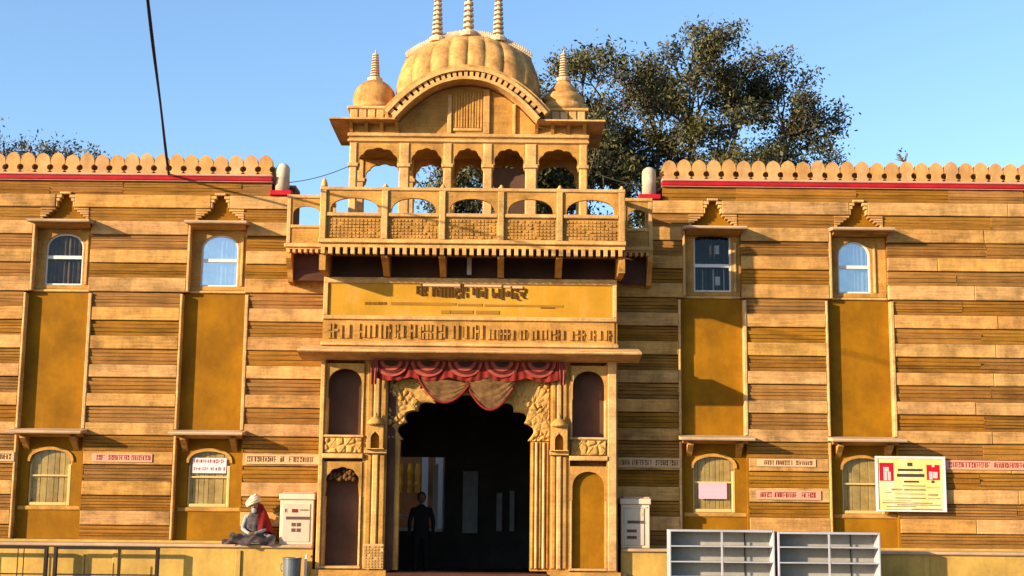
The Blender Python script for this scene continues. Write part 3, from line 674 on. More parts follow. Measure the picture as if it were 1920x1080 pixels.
# ------------------------------------------------------------------ balcony
YB = -1.40
bal = MB().box(XL + 0.0, 1.93, YB, 1.9, 5.862, 5.93).build('balcony', 'trim', gate)
MB().cham(XL - 0.02, 1.95, YB - 0.05, YB + 0.2, 5.932, 6.0).build('base_moulding', 'trim', bal)
k = 0; x = XL + 0.03
while x < 1.90:
    MB().cham(x, x + 0.068, YB - 0.025, YB + 0.10, 5.742, 5.861, c=0.004).build('dentil', 'trim', bal); x += 0.1275
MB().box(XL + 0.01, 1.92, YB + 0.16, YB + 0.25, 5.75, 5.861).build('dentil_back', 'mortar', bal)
px_ = [XL + 0.05, -2.20, -1.21, -0.20, 0.81, 1.88]
for x in px_:
    end = x in (px_[0], px_[-1])
    MB().prism_x([(YB + 0.26, 5.861), (YB + 0.26, 5.738), (YB + 0.06, 5.738), (YB + 0.06, 5.47 if end else 5.70), (-1.0, 5.463 if end else 5.58), (-0.80, 5.463), (YF + 0.258, 5.463), (YF + 0.258, 5.861)], x - 0.055, x + 0.055).build('bracket', 'stone', bal)
MB().box(-0.80, -0.72, -0.62, -0.56, 5.53, 5.84).build('white_cloth', 'whitepaint', bal)
MB().cham(XL - 0.01, 1.94, YB - 0.03, YB + 0.09, 6.855, 6.915).build('top_rail', 'trim', bal)
for i, x in enumerate(px_):
    MB().cham(x - 0.055, x + 0.055, YB - 0.035, YB + 0.08, 6.001, 6.854, c=0.012).build('post', 'trim', bal)
    MB().lathe([(0.05, 0), (0.055, 0.02), (0.03, 0.03), (0.03, 0.05), (0.01, 0.07)] if i else [(0.05, 0), (0.06, 0.02), (0.05, 0.08), (0.03, 0.13), (0.01, 0.16)], x, YB + 0.03, 6.916, 8).build('knob', 'trim', bal, smooth=True)
for i in range(5):
    a, b_ = px_[i] + 0.057, px_[i + 1] - 0.057
    ap = MB(); arch_plate(ap, a, b_, 6.47, 6.853, a + 0.06, b_ - 0.06, 6.50, 6.73, YB + 0.0, YB + 0.07, 'round', 20); ap.build('arch_panel', 'stone', bal)
    MB().cham(a, b_, YB - 0.02, YB + 0.075, 6.40, 6.468).build('rail', 'trim', bal)
    jp = MB(); jp.box(a, b_, YB + 0.03, YB + 0.07, 6.002, 6.398)
    nx, nz = 13, 6
    for u in range(nx):
        for v in range(nz):
            if rng.random() < 0.9:
                ww, hh = (b_ - a - 0.08) / nx, 0.34 / nz; d = rng.uniform(0.006, 0.022)
                jp.box(a + 0.04 + u * ww + 0.008, a + 0.04 + (u + 1) * ww - 0.008, YB + 0.0295 - d, YB + 0.0295, 6.03 + v * hh + 0.008, 6.03 + (v + 1) * hh - 0.008)
    jp.build('lattice_panel', 'stone', bal)
for x0, x1 in ((XL + 0.0, XL + 0.08), (1.84, 1.92)):      # returns of the balcony
    MB().box(x0, x1, YB + 0.10, 0.0, 6.001, 6.44).build('side_panel', 'stone', bal); MB().cham(x0 - 0.01, x1 + 0.01, YB + 0.10, 0.0, 6.855, 6.915).build('side_rail', 'trim', bal)
    for y in (-0.9, -0.45, -0.05): MB().box(x0, x1, y, y + 0.07, 6.441, 6.854).build('side_post', 'trim', bal)
# small side balconies
for x0, x1 in ((-4.01, -3.33), (1.95, 2.49)):
    sb = MB().cham(x0 - 0.03, x1, -0.66, 0.0, 5.99, 6.06).build('side_balcony', 'trim', gate)
    xx = x0 + 0.02
    while xx < x1 - 0.06: MB().cham(xx, xx + 0.05, -0.63, -0.5, 5.895, 5.958, c=0.004).build('dentil', 'trim', sb); xx += 0.10
    MB().cham(x0, x1, -0.62, -0.30, 5.96, 5.989, c=0.004).build('fillet', 'trim', sb)
    for a in ((x0, x0 + 0.07), (x1 - 0.075, x1 - 0.005)): MB().cham(*a, -0.62, -0.54, 6.062, 6.88).build('post', 'trim', sb)
    MB().cham(x0 - 0.01, x1, -0.63, -0.53, 6.882, 6.945).build('top_rail', 'trim', sb)
    ap = MB(); arch_plate(ap, x0 + 0.071, x1 - 0.076, 6.40, 6.880, x0 + 0.10, x1 - 0.10, 6.58, 6.74, -0.60, -0.55, 'round'); ap.build('arch_panel', 'stone', sb)
    MB().box(x0 + 0.072, x1 - 0.077, -0.60, -0.55, 6.065, 6.34).build('lattice_panel', 'stone', sb)
    MB().cham(x0 + 0.072, x1 - 0.077, -0.63, -0.54, 6.342, 6.398).build('rail', 'trim', sb)
    xo = x0 if x0 < 0 else x1 - 0.09
    MB().prism_x([(-0.60, 5.958), (-0.60, 5.80), (-0.40, 5.62), (-0.30, 5.42), (0.0, 5.40), (0.0, 5.958)], xo, xo + 0.09).build('bracket', 'stone', sb)
    MB().box(x0 + 0.02, x1, -0.28, -0.2, 5.45, 5.958).build('bracket_back', 'darkwood', sb)

# ------------------------------------------------------------------ pavilion on the terrace
pil = [(-3.00, -2.86), (-2.09, -1.90), (-1.28, -1.12), (-0.55, -0.38), (0.22, 0.43), (1.21, 1.36)]
def screen(y, parent):
    for i, (a, b_) in enumerate(pil):
        MB().cham(a, b_, y - 0.07, y + 0.07, 5.931, 8.06, c=0.02).build('pillar', 'trim', parent)
        MB().cham(a - 0.025, b_ + 0.025, y - 0.10, y + 0.08, 7.60, 7.67).build('capital', 'trim', parent)
    for i in range(5):
        a, b_ = pil[i][1] + 0.001, pil[i + 1][0] - 0.001
        ap = MB(); arch_plate(ap, a, b_, 7.56, 8.06, a + 0.02, b_ - 0.02, 7.66, 7.97, y - 0.045, y + 0.045, 'small', 30); ap.build('arch_panel', 'stone', parent)
pav = MB().box(-3.02, 1.37, -0.06, 1.30, 8.061, 8.24).build('pavilion', 'stone', gate)
MB().cham(-3.04, 1.39, -0.09, -0.061, 8.075, 8.12).build('moulding', 'trim', pav); MB().cham(-3.04, 1.39, -0.10, -0.061, 8.17, 8.235).build('moulding', 'trim', pav)
screen(0.0, pav); screen(1.22, pav)
MB().box(-0.36, 0.22, 0.55, 0.9, 5.931, 7.75).build('stair_block', 'brownpaint_shade', pav)
# slab eaves left and right of the curved roof
for a, b_ in ((-3.36, -2.14), (0.42, 1.66)):
    MB().prism_x([(-0.34, 8.455), (-0.34, 8.425), (0.0, 8.40), (1.3, 8.40), (1.55, 8.41), (1.55, 8.44), (1.3, 8.50), (0.0, 8.50)], a, b_).build('eave_slab', 'trim', pav)
    MB().box(max(a, -3.0), min(b_, 1.35), -0.04, 1.28, 8.242, 8.399).build('eave_wall', 'stone', pav)
for a, b_ in ((-3.36, -2.14), (0.42, 1.66)):
    for x in np.linspace(max(a, -2.98), min(b_, 1.3), 4): MB().prism_x([(-0.042, 8.39), (-0.22, 8.41), (-0.12, 8.33), (-0.042, 8.25)], x - 0.03, x + 0.03).build('bracket', 'stone', pav)
# tympanum under the curved roof
cx = -0.865
ty = MB(); pts = [(cx + 1.27 * s, 8.45 + 0.74 * (1 - abs(s) ** 2.1)) for s in np.linspace(-1, 1, 33)]
ty.prism([(cx - 1.27, 8.241)] + [(x, z - 0.03) for x, z in pts] + [(cx + 1.27, 8.241)], 0.0, 0.10); ty = ty.build('tympanum', 'stone', pav)
for a, b_, h in ((-1.22, -1.14, 8.99), (-0.56, -0.44, 9.10), (-0.02, 0.04, 8.82)): MB().cham(a, b_, -0.05, -0.001, 8.242, h).build('mullion', 'trim', ty)
MB().cham(-1.12, -0.58, -0.03, -0.001, 8.30, 8.36).build('ledge', 'trim', ty)
for i in range(11): MB().cham(-1.135 + i * 0.0515, -1.135 + i * 0.0515 + 0.046, -0.022 - 0.006 * (i % 2), -0.001, 8.362, 9.0 + 0.01 * min(i, 5)).build('board', 'stone', ty)
# curved cornice: lips and dentils swept along the arch
def cornice(mb, o0, o1, y0, y1, n=48, e0=-1.0, e1=1.0):
    S = np.linspace(e0, e1, n + 1); P = []
    for s in S:
        x, z = cx + 1.30 * s, 8.43 + 0.75 * (1 - abs(s) ** 2.1); d = -0.75 * 2.1 * abs(s) ** 1.1 * (1 if s > 0 else -1) / 1.30
        nn = Vector((-d, 1)).normalized(); P.append(((x, z), nn))
    vs, fs = [], []
    for (x, z), nn in P:
        for o_, y in ((o0, y0), (o1, y0), (o1, y1), (o0, y1)): vs.append((x + nn.x * o_, y, z + nn.y * o_))
    for i in range(n):
        for j in range(4): fs.append((i * 4 + j, i * 4 + (j + 1) % 4, i * 4 + 4 + (j + 1) % 4, i * 4 + 4 + j))
    fs += [(0, 1, 2, 3), (n * 4 + 3, n * 4 + 2, n * 4 + 1, n * 4)]
    return mb.add(vs, fs)
co = cornice(MB(), 0.0, 0.055, -0.40, 0.3).build('curved_cornice', 'trim', pav)
cornice(MB(), 0.056, 0.17, -0.27, 0.3).build('cornice_band', 'mortar', co)
for k in range(27):
    a = -0.985 + k * 1.97 / 27; cornice(MB(), 0.058, 0.168, -0.335, -0.271, 2, a, a + 0.046).build('dentil', 'trim', co)
cornice(MB(), 0.172, 0.235, -0.37, 0.3).build('upper_lip', 'trim', co); cornice(MB(), 0.236, 0.30, -0.31, 0.3).build('upper_lip', 'dome', co)
# lobed roof shell
nu, nv = 221, 57; pts = []; PH = R(42)
for j in range(nv):
    v = -1 + 2 * j / (nv - 1); ph = PH * (1 - abs(v))            # 0 at the eaves, PH at the ridge
    hz_ = (math.cos(ph) - math.cos(PH)) / (1 - math.cos(PH)); hv = math.sin(ph) / math.sin(PH)
    for i in range(nu):
        s = math.sin(math.pi / 2 * (-1 + 2 * i / (nu - 1)))
        zb = 8.43 + 0.75 * (1 - abs(s) ** 2.1) + 0.20; zr = 10.36 - 0.42 * s * s
        wdt = math.sqrt(max(0.0, 1 - abs(s) ** 7)); lob = 0.05 * (abs(math.sin(s * 12.5 + 0.5 * hv * s)) ** 0.6 - 0.5) * min(1, 3 * (1 - hv) + 0.15)
        y = 0.60 + math.copysign(1, v) * (0.86 * hz_ + lob * hz_) * wdt
        pts.append((cx + s * (1.30 - 0.14 * hv + 0.13 * math.sin(math.pi * hv) + lob * 0.3), y, zb + (zr - zb) * hv + lob * 0.7))
dm = MB().grid(pts, nu, nv).build('curved_dome', 'dome', pav, smooth=True)
cr = MB()
for i in range(62):
    s = -1 + 2 * i / 61; x = cx + s * 1.17; z = 10.36 - 0.42 * s * s
    cr.lathe([(0.012, -0.02), (0.034, 0.0), (0.038, 0.035), (0.024, 0.07), (0.004, 0.10)], x, 0.60, z + rng.uniform(-0.006, 0.006), 6)
    cr.box(x - 0.022, x + 0.022, 0.55, 0.65, z - 0.05, z + 0.005)
cr.build('ridge_crest', 'finial', dm)
def spire(cx_, cy_, z, h, r, parent):
    prof = [(r * 1.5, -0.06), (r * 1.6, 0.0), (r * 1.05, 0.05 * h)]; n = 9
    for i in range(n):
        t = i / n; rr_ = r * (1 - 0.38 * t); z0 = h * (0.06 + 0.80 * t); z1 = h * (0.06 + 0.80 * (t + 1 / n))
        prof += [(rr_ * 0.45, z0), (rr_ * 0.45, z0 + (z1 - z0) * 0.38), (rr_, z0 + (z1 - z0) * 0.45), (rr_, z0 + (z1 - z0) * 0.9)]
    prof += [(r * 0.2, h * 0.87), (r * 0.12, h)]
    MB().lathe(prof, cx_, cy_, z, 14).build('finial', 'finial', parent)
for x, h in ((-1.47, 1.05), (-0.88, 1.25), (-0.31, 1.05)): spire(x, 0.60, 10.36 - 0.42 * ((x - cx) / 1.17) ** 2 + 0.02, h, 0.105, dm)
# little flanking domes
for x in (-2.62, 0.93):
    b0 = MB().box(x - 0.40, x + 0.40, 0.02, 0.82, 8.501, 8.71).build('small_dome', 'dome', pav)
    for k in range(5): MB().cham(x - 0.39 + k * 0.16, x - 0.39 + k * 0.16 + 0.135, -0.012, 0.019, 8.515, 8.70, c=0.01).build('block', 'trim', b0)
    MB().cham(x - 0.45, x + 0.45, -0.03, 0.87, 8.711, 8.765).build('cornice', 'trim', b0)
    if x < 0: prof = [(0.40, 0), (0.42, 0.03), (0.42, 0.08), (0.385, 0.10), (0.385, 0.14), (0.405, 0.18), (0.40, 0.29), (0.36, 0.41), (0.28, 0.51), (0.18, 0.58), (0.10, 0.61), (0.09, 0.65)]
    else: prof = [(0.42, 0), (0.445, 0.06), (0.43, 0.14), (0.355, 0.18), (0.385, 0.22), (0.39, 0.28), (0.33, 0.36), (0.245, 0.40), (0.275, 0.45), (0.20, 0.53), (0.12, 0.62), (0.09, 0.69)]
    MB().lathe(prof, x, 0.42, 8.766, 28).build('cupola', 'dome', b0, smooth=True)
    spire(x, 0.42, 8.766 + prof[-1][1], 0.56, 0.09, b0)

# ------------------------------------------------------------------ plinths
for x0, x1, lab in ((-12, -3.38, 'cream plastered plinth the turbaned person sits on'), (1.92, 12, 'cream plastered plinth behind the shelf rack')):
    pl = empty('plinth', ((x0 + x1) / 2, -0.3, 0), lab, 'plinth', 'plinths along the wings')
    MB().box(x0, x1, -0.56, 0.018, 0, 0.745).build('wall', 'plinth', pl)
    MB().cham(x0, x1, -0.61, 0.018, 0.746, 0.80).build('coping', 'ledge', pl)
    for xa in np.arange(x0 + 1.0, x1 - 0.8, 2.1): MB().cham(xa, xa + 0.1, -0.59, -0.561, 0.0, 0.70).build('plaster_strip', 'plinth', pl)

# ------------------------------------------------------------------ cabinets on the plinths
def cabinet(x0, x1, y0, z0, z1, lab, kind):
    cb = empty('metal_cabinet', ((x0 + x1) / 2, y0 + 0.22, z0), lab, 'cabinet', 'cabinets beside the entrance')
    MB().cham(x0, x1, y0, y0 + 0.44, z0, z1 - 0.13, c=0.012).build('body', 'cabinet', cb)
    MB().cham(x0 - 0.02, x1 + 0.02, y0 - 0.03, y0 + 0.45, z1 - 0.129, z1 - 0.03, c=0.012).build('lid', 'cabinet', cb)
    MB().cham(x0 + 0.04, x1 + 0.0, y0 + 0.02, y0 + 0.45, z1 - 0.029, z1, c=0.008).build('top_plate', 'pinkstrip', cb)
    w_ = x1 - x0; a, b_ = x0 + 0.08 * w_, x1 - 0.1 * w_
    if kind: a, b_ = x0 + 0.1 * w_, x1 - 0.2 * w_
    dr = MB().cham(a, b_, y0 - 0.014, y0 - 0.001, z0 + 0.05, z1 - 0.20, c=0.005).build('front_panel', 'cabinetpanel', cb)
    zz = z0 + 0.48 * (z1 - z0); yy = y0 - 0.0145
    MB().box(a + 0.06, b_ - 0.01, yy - 0.006, yy, zz, zz + 0.05).build('slot', 'slotdark', dr)
    if not kind:
        for i in range(2):
            for j in range(2): MB().box(a + 0.16 + i * 0.09, a + 0.16 + i * 0.09 + 0.07, yy - 0.004, yy, z0 + 0.22 + j * 0.095, z0 + 0.22 + j * 0.095 + 0.06).build('vent', 'slotdark', dr)
        MB().box(a + 0.16, a + 0.26, yy - 0.006, yy, zz + 0.12, zz + 0.18).build('display', 'letterred', dr)
        e = MB(); xa, za = a + 0.04, zz + 0.12; e.box(xa, xa + 0.014, yy - 0.003, yy, za, za + 0.06)
        for zf in (0, 0.023, 0.047): e.box(xa + 0.0145, xa + 0.04, yy - 0.003, yy, za + zf, za + zf + 0.012)
        e.build('lettering', 'slotdark', dr)
        glyphs(MB(), a + 0.30, b_ - 0.01, zz + 0.15, zz + 0.175, yy, 8, t=0.003).build('lettering', 'letterfaint', dr)
    else:
        for j in range(2): MB().box(a + 0.05, a + 0.22, yy - 0.004, yy, z0 + 0.16 + j * 0.11, z0 + 0.16 + j * 0.11 + 0.05).build('vent', 'slotdark', dr)
        for j in range(4): MB().cham(x0 + 0.05, x1 - 0.05, y0 - 0.012, y0 - 0.001, z1 - 0.19 - j * 0.0, z1 - 0.17 - j * 0.0, c=0.004).build('louvre', 'cabinet', cb) if j == 0 else None
        MB().box(b_ - 0.10, b_ - 0.02, yy - 0.003, yy, zz + 0.14, zz + 0.18).build('nameplate', 'letterstrip', dr)
    return cb
cabinet(-3.97, -3.39, -0.50, 0.801, 1.70, 'cream metal cabinet with four square vents and a small red display', 0)
cabinet(1.93, 2.43, -0.46, 0.801, 1.68, 'cream metal cabinet with two flat slots, half in the shade of the gatehouse', 1)

# ------------------------------------------------------------------ cloth over the door
val = empty('door_valance', (-0.73, -0.80, 3.6), 'red and pink scalloped cloth valance hanging above the entrance arch', 'valance')
def cloth(name, m, path_top, path_bot, y, parent, amp=0.02, n=60, rows=8, freq=40):
    pts = []
    for j in range(rows):
        t = j / (rows - 1)
        for i in range(n + 1):
            u = i / n; xt_, zt_ = path_top(u); xb, zb_ = path_bot(u)
            x, z = xt_ + (xb - xt_) * t, zt_ + (zb_ - zt_) * t
            pts.append((x, y - amp * math.sin(u * freq + t * 2) * (0.3 + 0.7 * t) - 0.012 * math.sin(u * freq * 2.3), z))
    return MB().grid(pts, n + 1, rows).build(name, m, parent, smooth=True)
V0, V1 = -2.42, 0.93
cloth('back_cloth', 'clothred', lambda u: (V0 + (V1 - V0) * u, 3.985), lambda u: (V0 + (V1 - V0) * u, 3.70 - 0.07 * abs(math.sin(u * 5 * math.pi))), YF - 0.075, val, 0.012, 120, 6, 60)
for k in range(5):
    c0 = V0 + 0.34 + k * 0.64
    for j, (r_, m_) in enumerate(((0.27, 'clothpink'), (0.215, 'clothmaroon'), (0.165, 'clothpink'), (0.10, 'clothdark'))):
        p = []
        for i in range(17):
            a = math.pi + math.pi * i / 16; p.append((c0 + (r_ + 0.03) * math.cos(a), 3.965 + r_ * (0.98 if j < 3 else 0.9) * math.sin(a)))
        mb = MB(); yy = YF - 0.10 - 0.012 * j; vs = [(x, yy - 0.012 * math.sin((x - c0) * 8 + k), z) for x, z in p] + [(x, yy + 0.008, z) for x, z in p]
        n_ = len(p); mb.add(vs, [tuple(range(n_)), tuple(range(2 * n_ - 1, n_ - 1, -1))] + [(i, i + n_, (i + 1) % n_ + n_, (i + 1) % n_) for i in range(n_)])
        mb.build('scallop', m_, val)
for x0, dz in ((V0 - 0.02, 0.42), (V1 - 0.10, 0.40)):
    cloth('tail', 'clothpink', lambda u: (x0 + 0.13 * u, 3.98), lambda u: (x0 + 0.02 + 0.09 * u, 3.98 - dz), YF - 0.12, val, 0.02, 10, 8, 9)
swg = empty('gauze_swag', (-0.6, -0.70, 3.3), 'brown gauze swag with red edging looped under the valance', 'swag')
def loop(x0, x1, zt0, zt1, zb, seed):
    top = lambda u: (x0 + (x1 - x0) * u, zt0 + (zt1 - zt0) * u)
    bot = lambda u: (x0 + (x1 - x0) * u, zt0 + (zt1 - zt0) * u - (0.06 + (0.5 * (zt0 + zt1) - zb)) * math.sin(math.pi * min(1, max(0, u))) ** 0.8 + 0.0)
    pts = []; n, rows = 40, 14; e = []
    for j in range(rows):
        t = j / (rows - 1)
        for i in range(n + 1):
            u = i / n; a, b_ = top(u), bot(u); z = a[1] + (b_[1] - a[1]) * t
            pts.append((a[0], YF - 0.055 - 0.05 * math.sin(math.pi * u) * t - 0.014 * math.sin(t * 26 + u * 7 + seed), z))
            if j == rows - 1: e.append(pts[-1])
    o = MB().grid(pts, n + 1, rows).build('gauze', 'clothgauze', swg, smooth=True)
    MB().tube(e, 0.022, 6).build('edging', 'clothred', o, smooth=True)
loop(-1.62, -0.72, 3.72, 3.60, 3.32, 1); loop(-0.78, 0.12, 3.64, 3.74, 3.20, 4)

# ------------------------------------------------------------------ notices and poster
nb = empty('paper_notice', (-5.36, 0.03, 2.0), 'white notice with two red-brown printed lines stuck in a lower window', 'notice')
MB().box(-5.66, -5.06, 0.132, 0.138, 2.02, 2.29).build('sheet', 'paperwhite', nb)
glyphs(MB(), -5.64, -5.08, 2.20, 2.265, 0.132, 91, pitch=0.05, t=0.002).build('lettering', 'letterred', nb); glyphs(MB(), -5.64, -5.08, 2.07, 2.125, 0.132, 92, pitch=0.05, t=0.002).build('lettering', 'letterred', nb)
np_ = empty('paper_notice', (3.52, 0.03, 1.7), 'plain pink notice on a lower window frame near the shelf rack', 'notice')
MB().box(3.36, 3.86, 0.130, 0.138, 1.66, 1.945).build('sheet', 'paperpink', np_)
pr = MB()
for z in (1.74, 1.82): pr.box(3.37, 3.85, 0.1285, 0.130, z, z + 0.006)
glyphs(pr, 3.48, 3.74, 1.89, 1.92, 0.130, 95, t=0.0015); pr.build('lettering', 'printpale', np_)
ps = empty('framed_poster', (7.08, -0.06, 1.47), 'white framed yellow poster with two red portrait boxes fixed to the wall', 'poster')
PX0, PX1, PZ0, PZ1, PY = 6.47, 7.70, 1.47, 2.44, -0.10
MB().box(PX0 + 0.04, PX1 - 0.04, PY + 0.012, PY + 0.03, PZ0 + 0.04, PZ1 - 0.04).build('sheet', 'paperyellow', ps)
for a in ((PX0, PX1, PZ1 - 0.045, PZ1), (PX0, PX1, PZ0, PZ0 + 0.03), (PX0, PX0 + 0.035, PZ0 + 0.031, PZ1 - 0.046), (PX1 - 0.05, PX1, PZ0 + 0.031, PZ1 - 0.046)):
    MB().cham(a[0], a[1], PY, PY + 0.075, a[2], a[3], c=0.006).build('frame', 'whitepaint', ps)
def pp(u, v): return PX0 + (u - 130) / 875 * (PX1 - PX0), PZ1 - (v - 100) / 665 * (PZ1 - PZ0)
def pbox(mb, a, b_, c, d, t=0.002):
    x0, z1 = pp(a, b_); x1, z0 = pp(c, d); mb.box(x0, x1, PY + 0.012 - t, PY + 0.012, z0, z1)
for r_ in ((172, 180, 350, 398), (765, 200, 930, 382)):
    m_ = MB(); pbox(m_, *r_); m_.build('portrait_box', 'printred', ps)
for r_ in ((222, 232, 290, 285), (222, 288, 265, 390), (275, 288, 312, 390), (832, 200, 865, 225), (795, 280, 835, 375), (842, 285, 900, 360)):
    m_ = MB(); pbox(m_, *r_, t=0.004); m_.build('portrait', 'printpale', ps)
m_ = MB()
for r_ in ((525, 175, 590, 218), (405, 250, 715, 278), (390, 310, 735, 348), (475, 392, 665, 415), (820, 388, 860, 418), (460, 450, 750, 460), (360, 596, 745, 606), (200, 655, 830, 664), (250, 700, 620, 708)): pbox(m_, *r_)
m_.build('print', 'printblack', ps)
m_ = MB()
for r_ in ((315, 488, 452, 510), (468, 490, 750, 512), (360, 546, 745, 558), (770, 550, 900, 570), (225, 530, 320, 540), (200, 625, 560, 632), (380, 675, 930, 690), (760, 470, 930, 478), (770, 600, 930, 610), (560, 725, 940, 735)): pbox(m_, *r_)
m_.build('print', 'printgrey', ps)

# ------------------------------------------------------------------ shelf rack, railing, bin, bag
rk = empty('shelf_rack', (4.42, -1.15, 0), 'long white steel shelf rack with open grey compartments standing before the plinth', 'rack')
for x0, x1, zt_ in ((2.66, 4.42, 1.145), (4.47, 6.18, 1.125)):
    yf, yb = -1.34, -1.02
    MB().box(x0 + 0.03, x1 - 0.03, yb - 0.012, yb, 0.06, zt_ - 0.01).build('back_sheet', 'rackback', rk)
    for x in (x0, x1 - 0.035): MB().cham(x, x + 0.035, yf, yb + 0.004, 0.0, zt_, c=0.006).build('side_panel', 'rackpaint', rk)
    MB().cham(x0 + 0.036, x1 - 0.036, yf - 0.005, yb, zt_ - 0.035, zt_ + 0.0, c=0.005).build('top_shelf', 'rackpaint', rk)
    for z in (0.12, 0.385, 0.63, 0.885): MB().cham(x0 + 0.036, x1 - 0.036, yf, yb - 0.013, z - 0.022, z, c=0.004).build('shelf', 'rackpaint', rk)
    xm = (x0 + x1) / 2; MB().cham(xm - 0.018, xm + 0.018, yf - 0.008, yf - 0.001, 0.0, zt_ - 0.036, c=0.003).build('stile', 'rackpaint', rk)
    for xs in (xm + 0.42, ): MB().box(xs, xs + 0.012, yb - 0.03, yb - 0.0125, 0.13, zt_ - 0.036).build('seam_strip', 'iron', rk)
rl = empty('iron_railing', (-7.4, -0.82, 0), 'black iron railing with thin bars in front of the plinth', 'railing')
for x in (-9.75, -7.86, -7.70, -5.97): MB().cham(x - 0.03, x + 0.03, -0.86, -0.80, 0.0, 0.74, c=0.006).build('post', 'iron', rl)
for a, b_ in ((-9.72, -7.89), (-7.67, -6.0)):
    MB().cham(a, b_, -0.85, -0.81, 0.70, 0.755, c=0.006).build('top_rail', 'iron', rl); MB().cham(a, b_, -0.84, -0.82, 0.27, 0.292, c=0.004).build('rail', 'iron', rl)
    MB().cham(a, b_, -0.84, -0.82, 0.06, 0.082, c=0.004).build('rail', 'iron', rl)
for x in (-8.34, -8.24, -9.3, -9.2): MB().box(x - 0.007, x + 0.007, -0.838, -0.824, 0.083, 0.699).build('bar', 'iron', rl)
for x, z in ((-7.2, 0.60), (-6.6, 0.56)): MB().box(x - 0.008, x + 0.008, -0.838, -0.824, 0.293, z).build('bar', 'iron', rl)
bn = empty('waste_bin', (-3.68, -0.85, 0), 'grey metal waste bin with a rolled rim beside the entrance', 'bin')
MB().lathe([(0.135, 0), (0.14, 0.02), (0.155, 0.57), (0.165, 0.575), (0.165, 0.60), (0.15, 0.60), (0.14, 0.10), (0.0, 0.09)], -3.68, -0.85, 0.0, 24).build('drum', 'bingrey', bn, smooth=False)
MB().tube([(-3.845, -0.85, 0.50), (-3.87, -0.85, 0.47), (-3.87, -0.85, 0.40), (-3.845, -0.85, 0.36)], 0.01).build('handle', 'bingrey', bn)
pw = MB().tube([(-3.47, -0.70, 0.0), (-3.47, -0.70, 0.58), (-3.465, -0.68, 0.62), (-3.46, -0.6, 0.63)], 0.022, 8).build('drain_pipe', 'pipewhite')
tag(pw, 'thin white drain pipe rising from the ground behind the grey bin', 'pipe')
bm_ = bmesh.new(); bmesh.ops.create_icosphere(bm_, subdivisions=3, radius=0.2)
for v in bm_.verts: v.co = Vector((v.co.x * 0.95, v.co.y * 0.7, (v.co.z + 0.17) * 1.05)) * (1 + 0.12 * math.sin(v.co.x * 31 + v.co.z * 17) * math.cos(v.co.y * 23))
for v in bm_.verts: v.co.z = max(v.co.z, 0.0)
me = bpy.data.meshes.new('bag'); bm_.to_mesh(me); bm_.free()
bag = link('refuse_bag', me, 'blackbag', None, (2.02, -0.95, 0.0)); tag(bag, 'crumpled black bag with knotted top on the ground beside the portal', 'bag')

# ------------------------------------------------------------------ people
def skinned(name, m, parent, joints, edges, origin, sub=2):
    me = bpy.data.meshes.new(name); names = list(joints); o0 = Vector(origin)
    me.from_pydata([Vector(joints[k][0]) - o0 for k in names], [(names.index(a), names.index(b_)) for a, b_ in edges], [])
    o = link(name, me, m, parent, origin)
    md = o.modifiers.new('skin', 'SKIN'); md.use_smooth_shade = True
    for i, k in enumerate(names):
        r_ = joints[k][1]; r_ = r_ if isinstance(r_, tuple) else (r_, r_); me.skin_vertices[0].data[i].radius = r_; me.skin_vertices[0].data[i].use_root = (i == 0)
    o.modifiers.new('sub', 'SUBSURF').levels = sub; o.modifiers['sub'].render_levels = sub
    return o
def blob(name, m, parent, c, r, lump=0.0, seed=0, sub=3, tilt=(0, 0, 0)):
    b = bmesh.new(); bmesh.ops.create_icosphere(b, subdivisions=sub, radius=1)
    rot = Matrix.Rotation(R(tilt[0]), 3, 'X') @ Matrix.Rotation(R(tilt[1]), 3, 'Y') @ Matrix.Rotation(R(tilt[2]), 3, 'Z')
    for v in b.verts:
        k = 1 + lump * (math.sin(v.co.x * 5 + seed) * math.cos(v.co.z * 6 + seed * 2) + 0.5 * math.sin(v.co.y * 9 + v.co.z * 7 + seed))
        v.co = rot @ Vector((v.co.x * r[0] * k, v.co.y * r[1] * k, v.co.z * r[2] * k))
    me = bpy.data.meshes.new(name); b.to_mesh(me); b.free()
    for p in me.polygons: p.use_smooth = True
    return link(name, me, m, parent, c)
sx, sy, sz = -4.44, -0.30, 0.80
pe = empty('person', (sx, sy, sz), 'person in a cream turban and red shawl sitting cross-legged on the plinth', 'person')
def P(x, y, z): return (sx + x, sy + y, sz + z)
J = {'pelvis': (P(0.02, 0.08, 0.12), (0.15, 0.12)), 'belly': (P(0.02, 0.07, 0.27), (0.14, 0.105)), 'chest': (P(0.015, 0.05, 0.42), (0.155, 0.10)), 'neck0': (P(0.01, 0.02, 0.53), (0.075, 0.06)), 'neck': (P(0.0, -0.005, 0.575), 0.045),
     'shL': (P(-0.15, 0.03, 0.475), 0.055), 'elL': (P(-0.20, -0.03, 0.26), 0.042), 'wrL': (P(-0.08, -0.20, 0.20), 0.030), 'haL': (P(-0.03, -0.25, 0.19), 0.026),
     'shR': (P(0.17, 0.04, 0.475), 0.055), 'elR': (P(0.23, -0.02, 0.27), 0.042), 'wrR': (P(0.11, -0.20, 0.20), 0.030), 'haR': (P(0.06, -0.25, 0.195), 0.026),
     'hiL': (P(-0.09, 0.04, 0.10), 0.095), 'knL': (P(-0.29, -0.17, 0.11), 0.068), 'anL': (P(0.04, -0.25, 0.065), 0.045), 'foL': (P(0.16, -0.26, 0.05), 0.035),
     'hiR': (P(0.13, 0.04, 0.10), 0.095), 'knR': (P(0.33, -0.15, 0.11), 0.068), 'anR': (P(0.0, -0.19, 0.06), 0.045), 'foR': (P(-0.12, -0.19, 0.05), 0.035)}
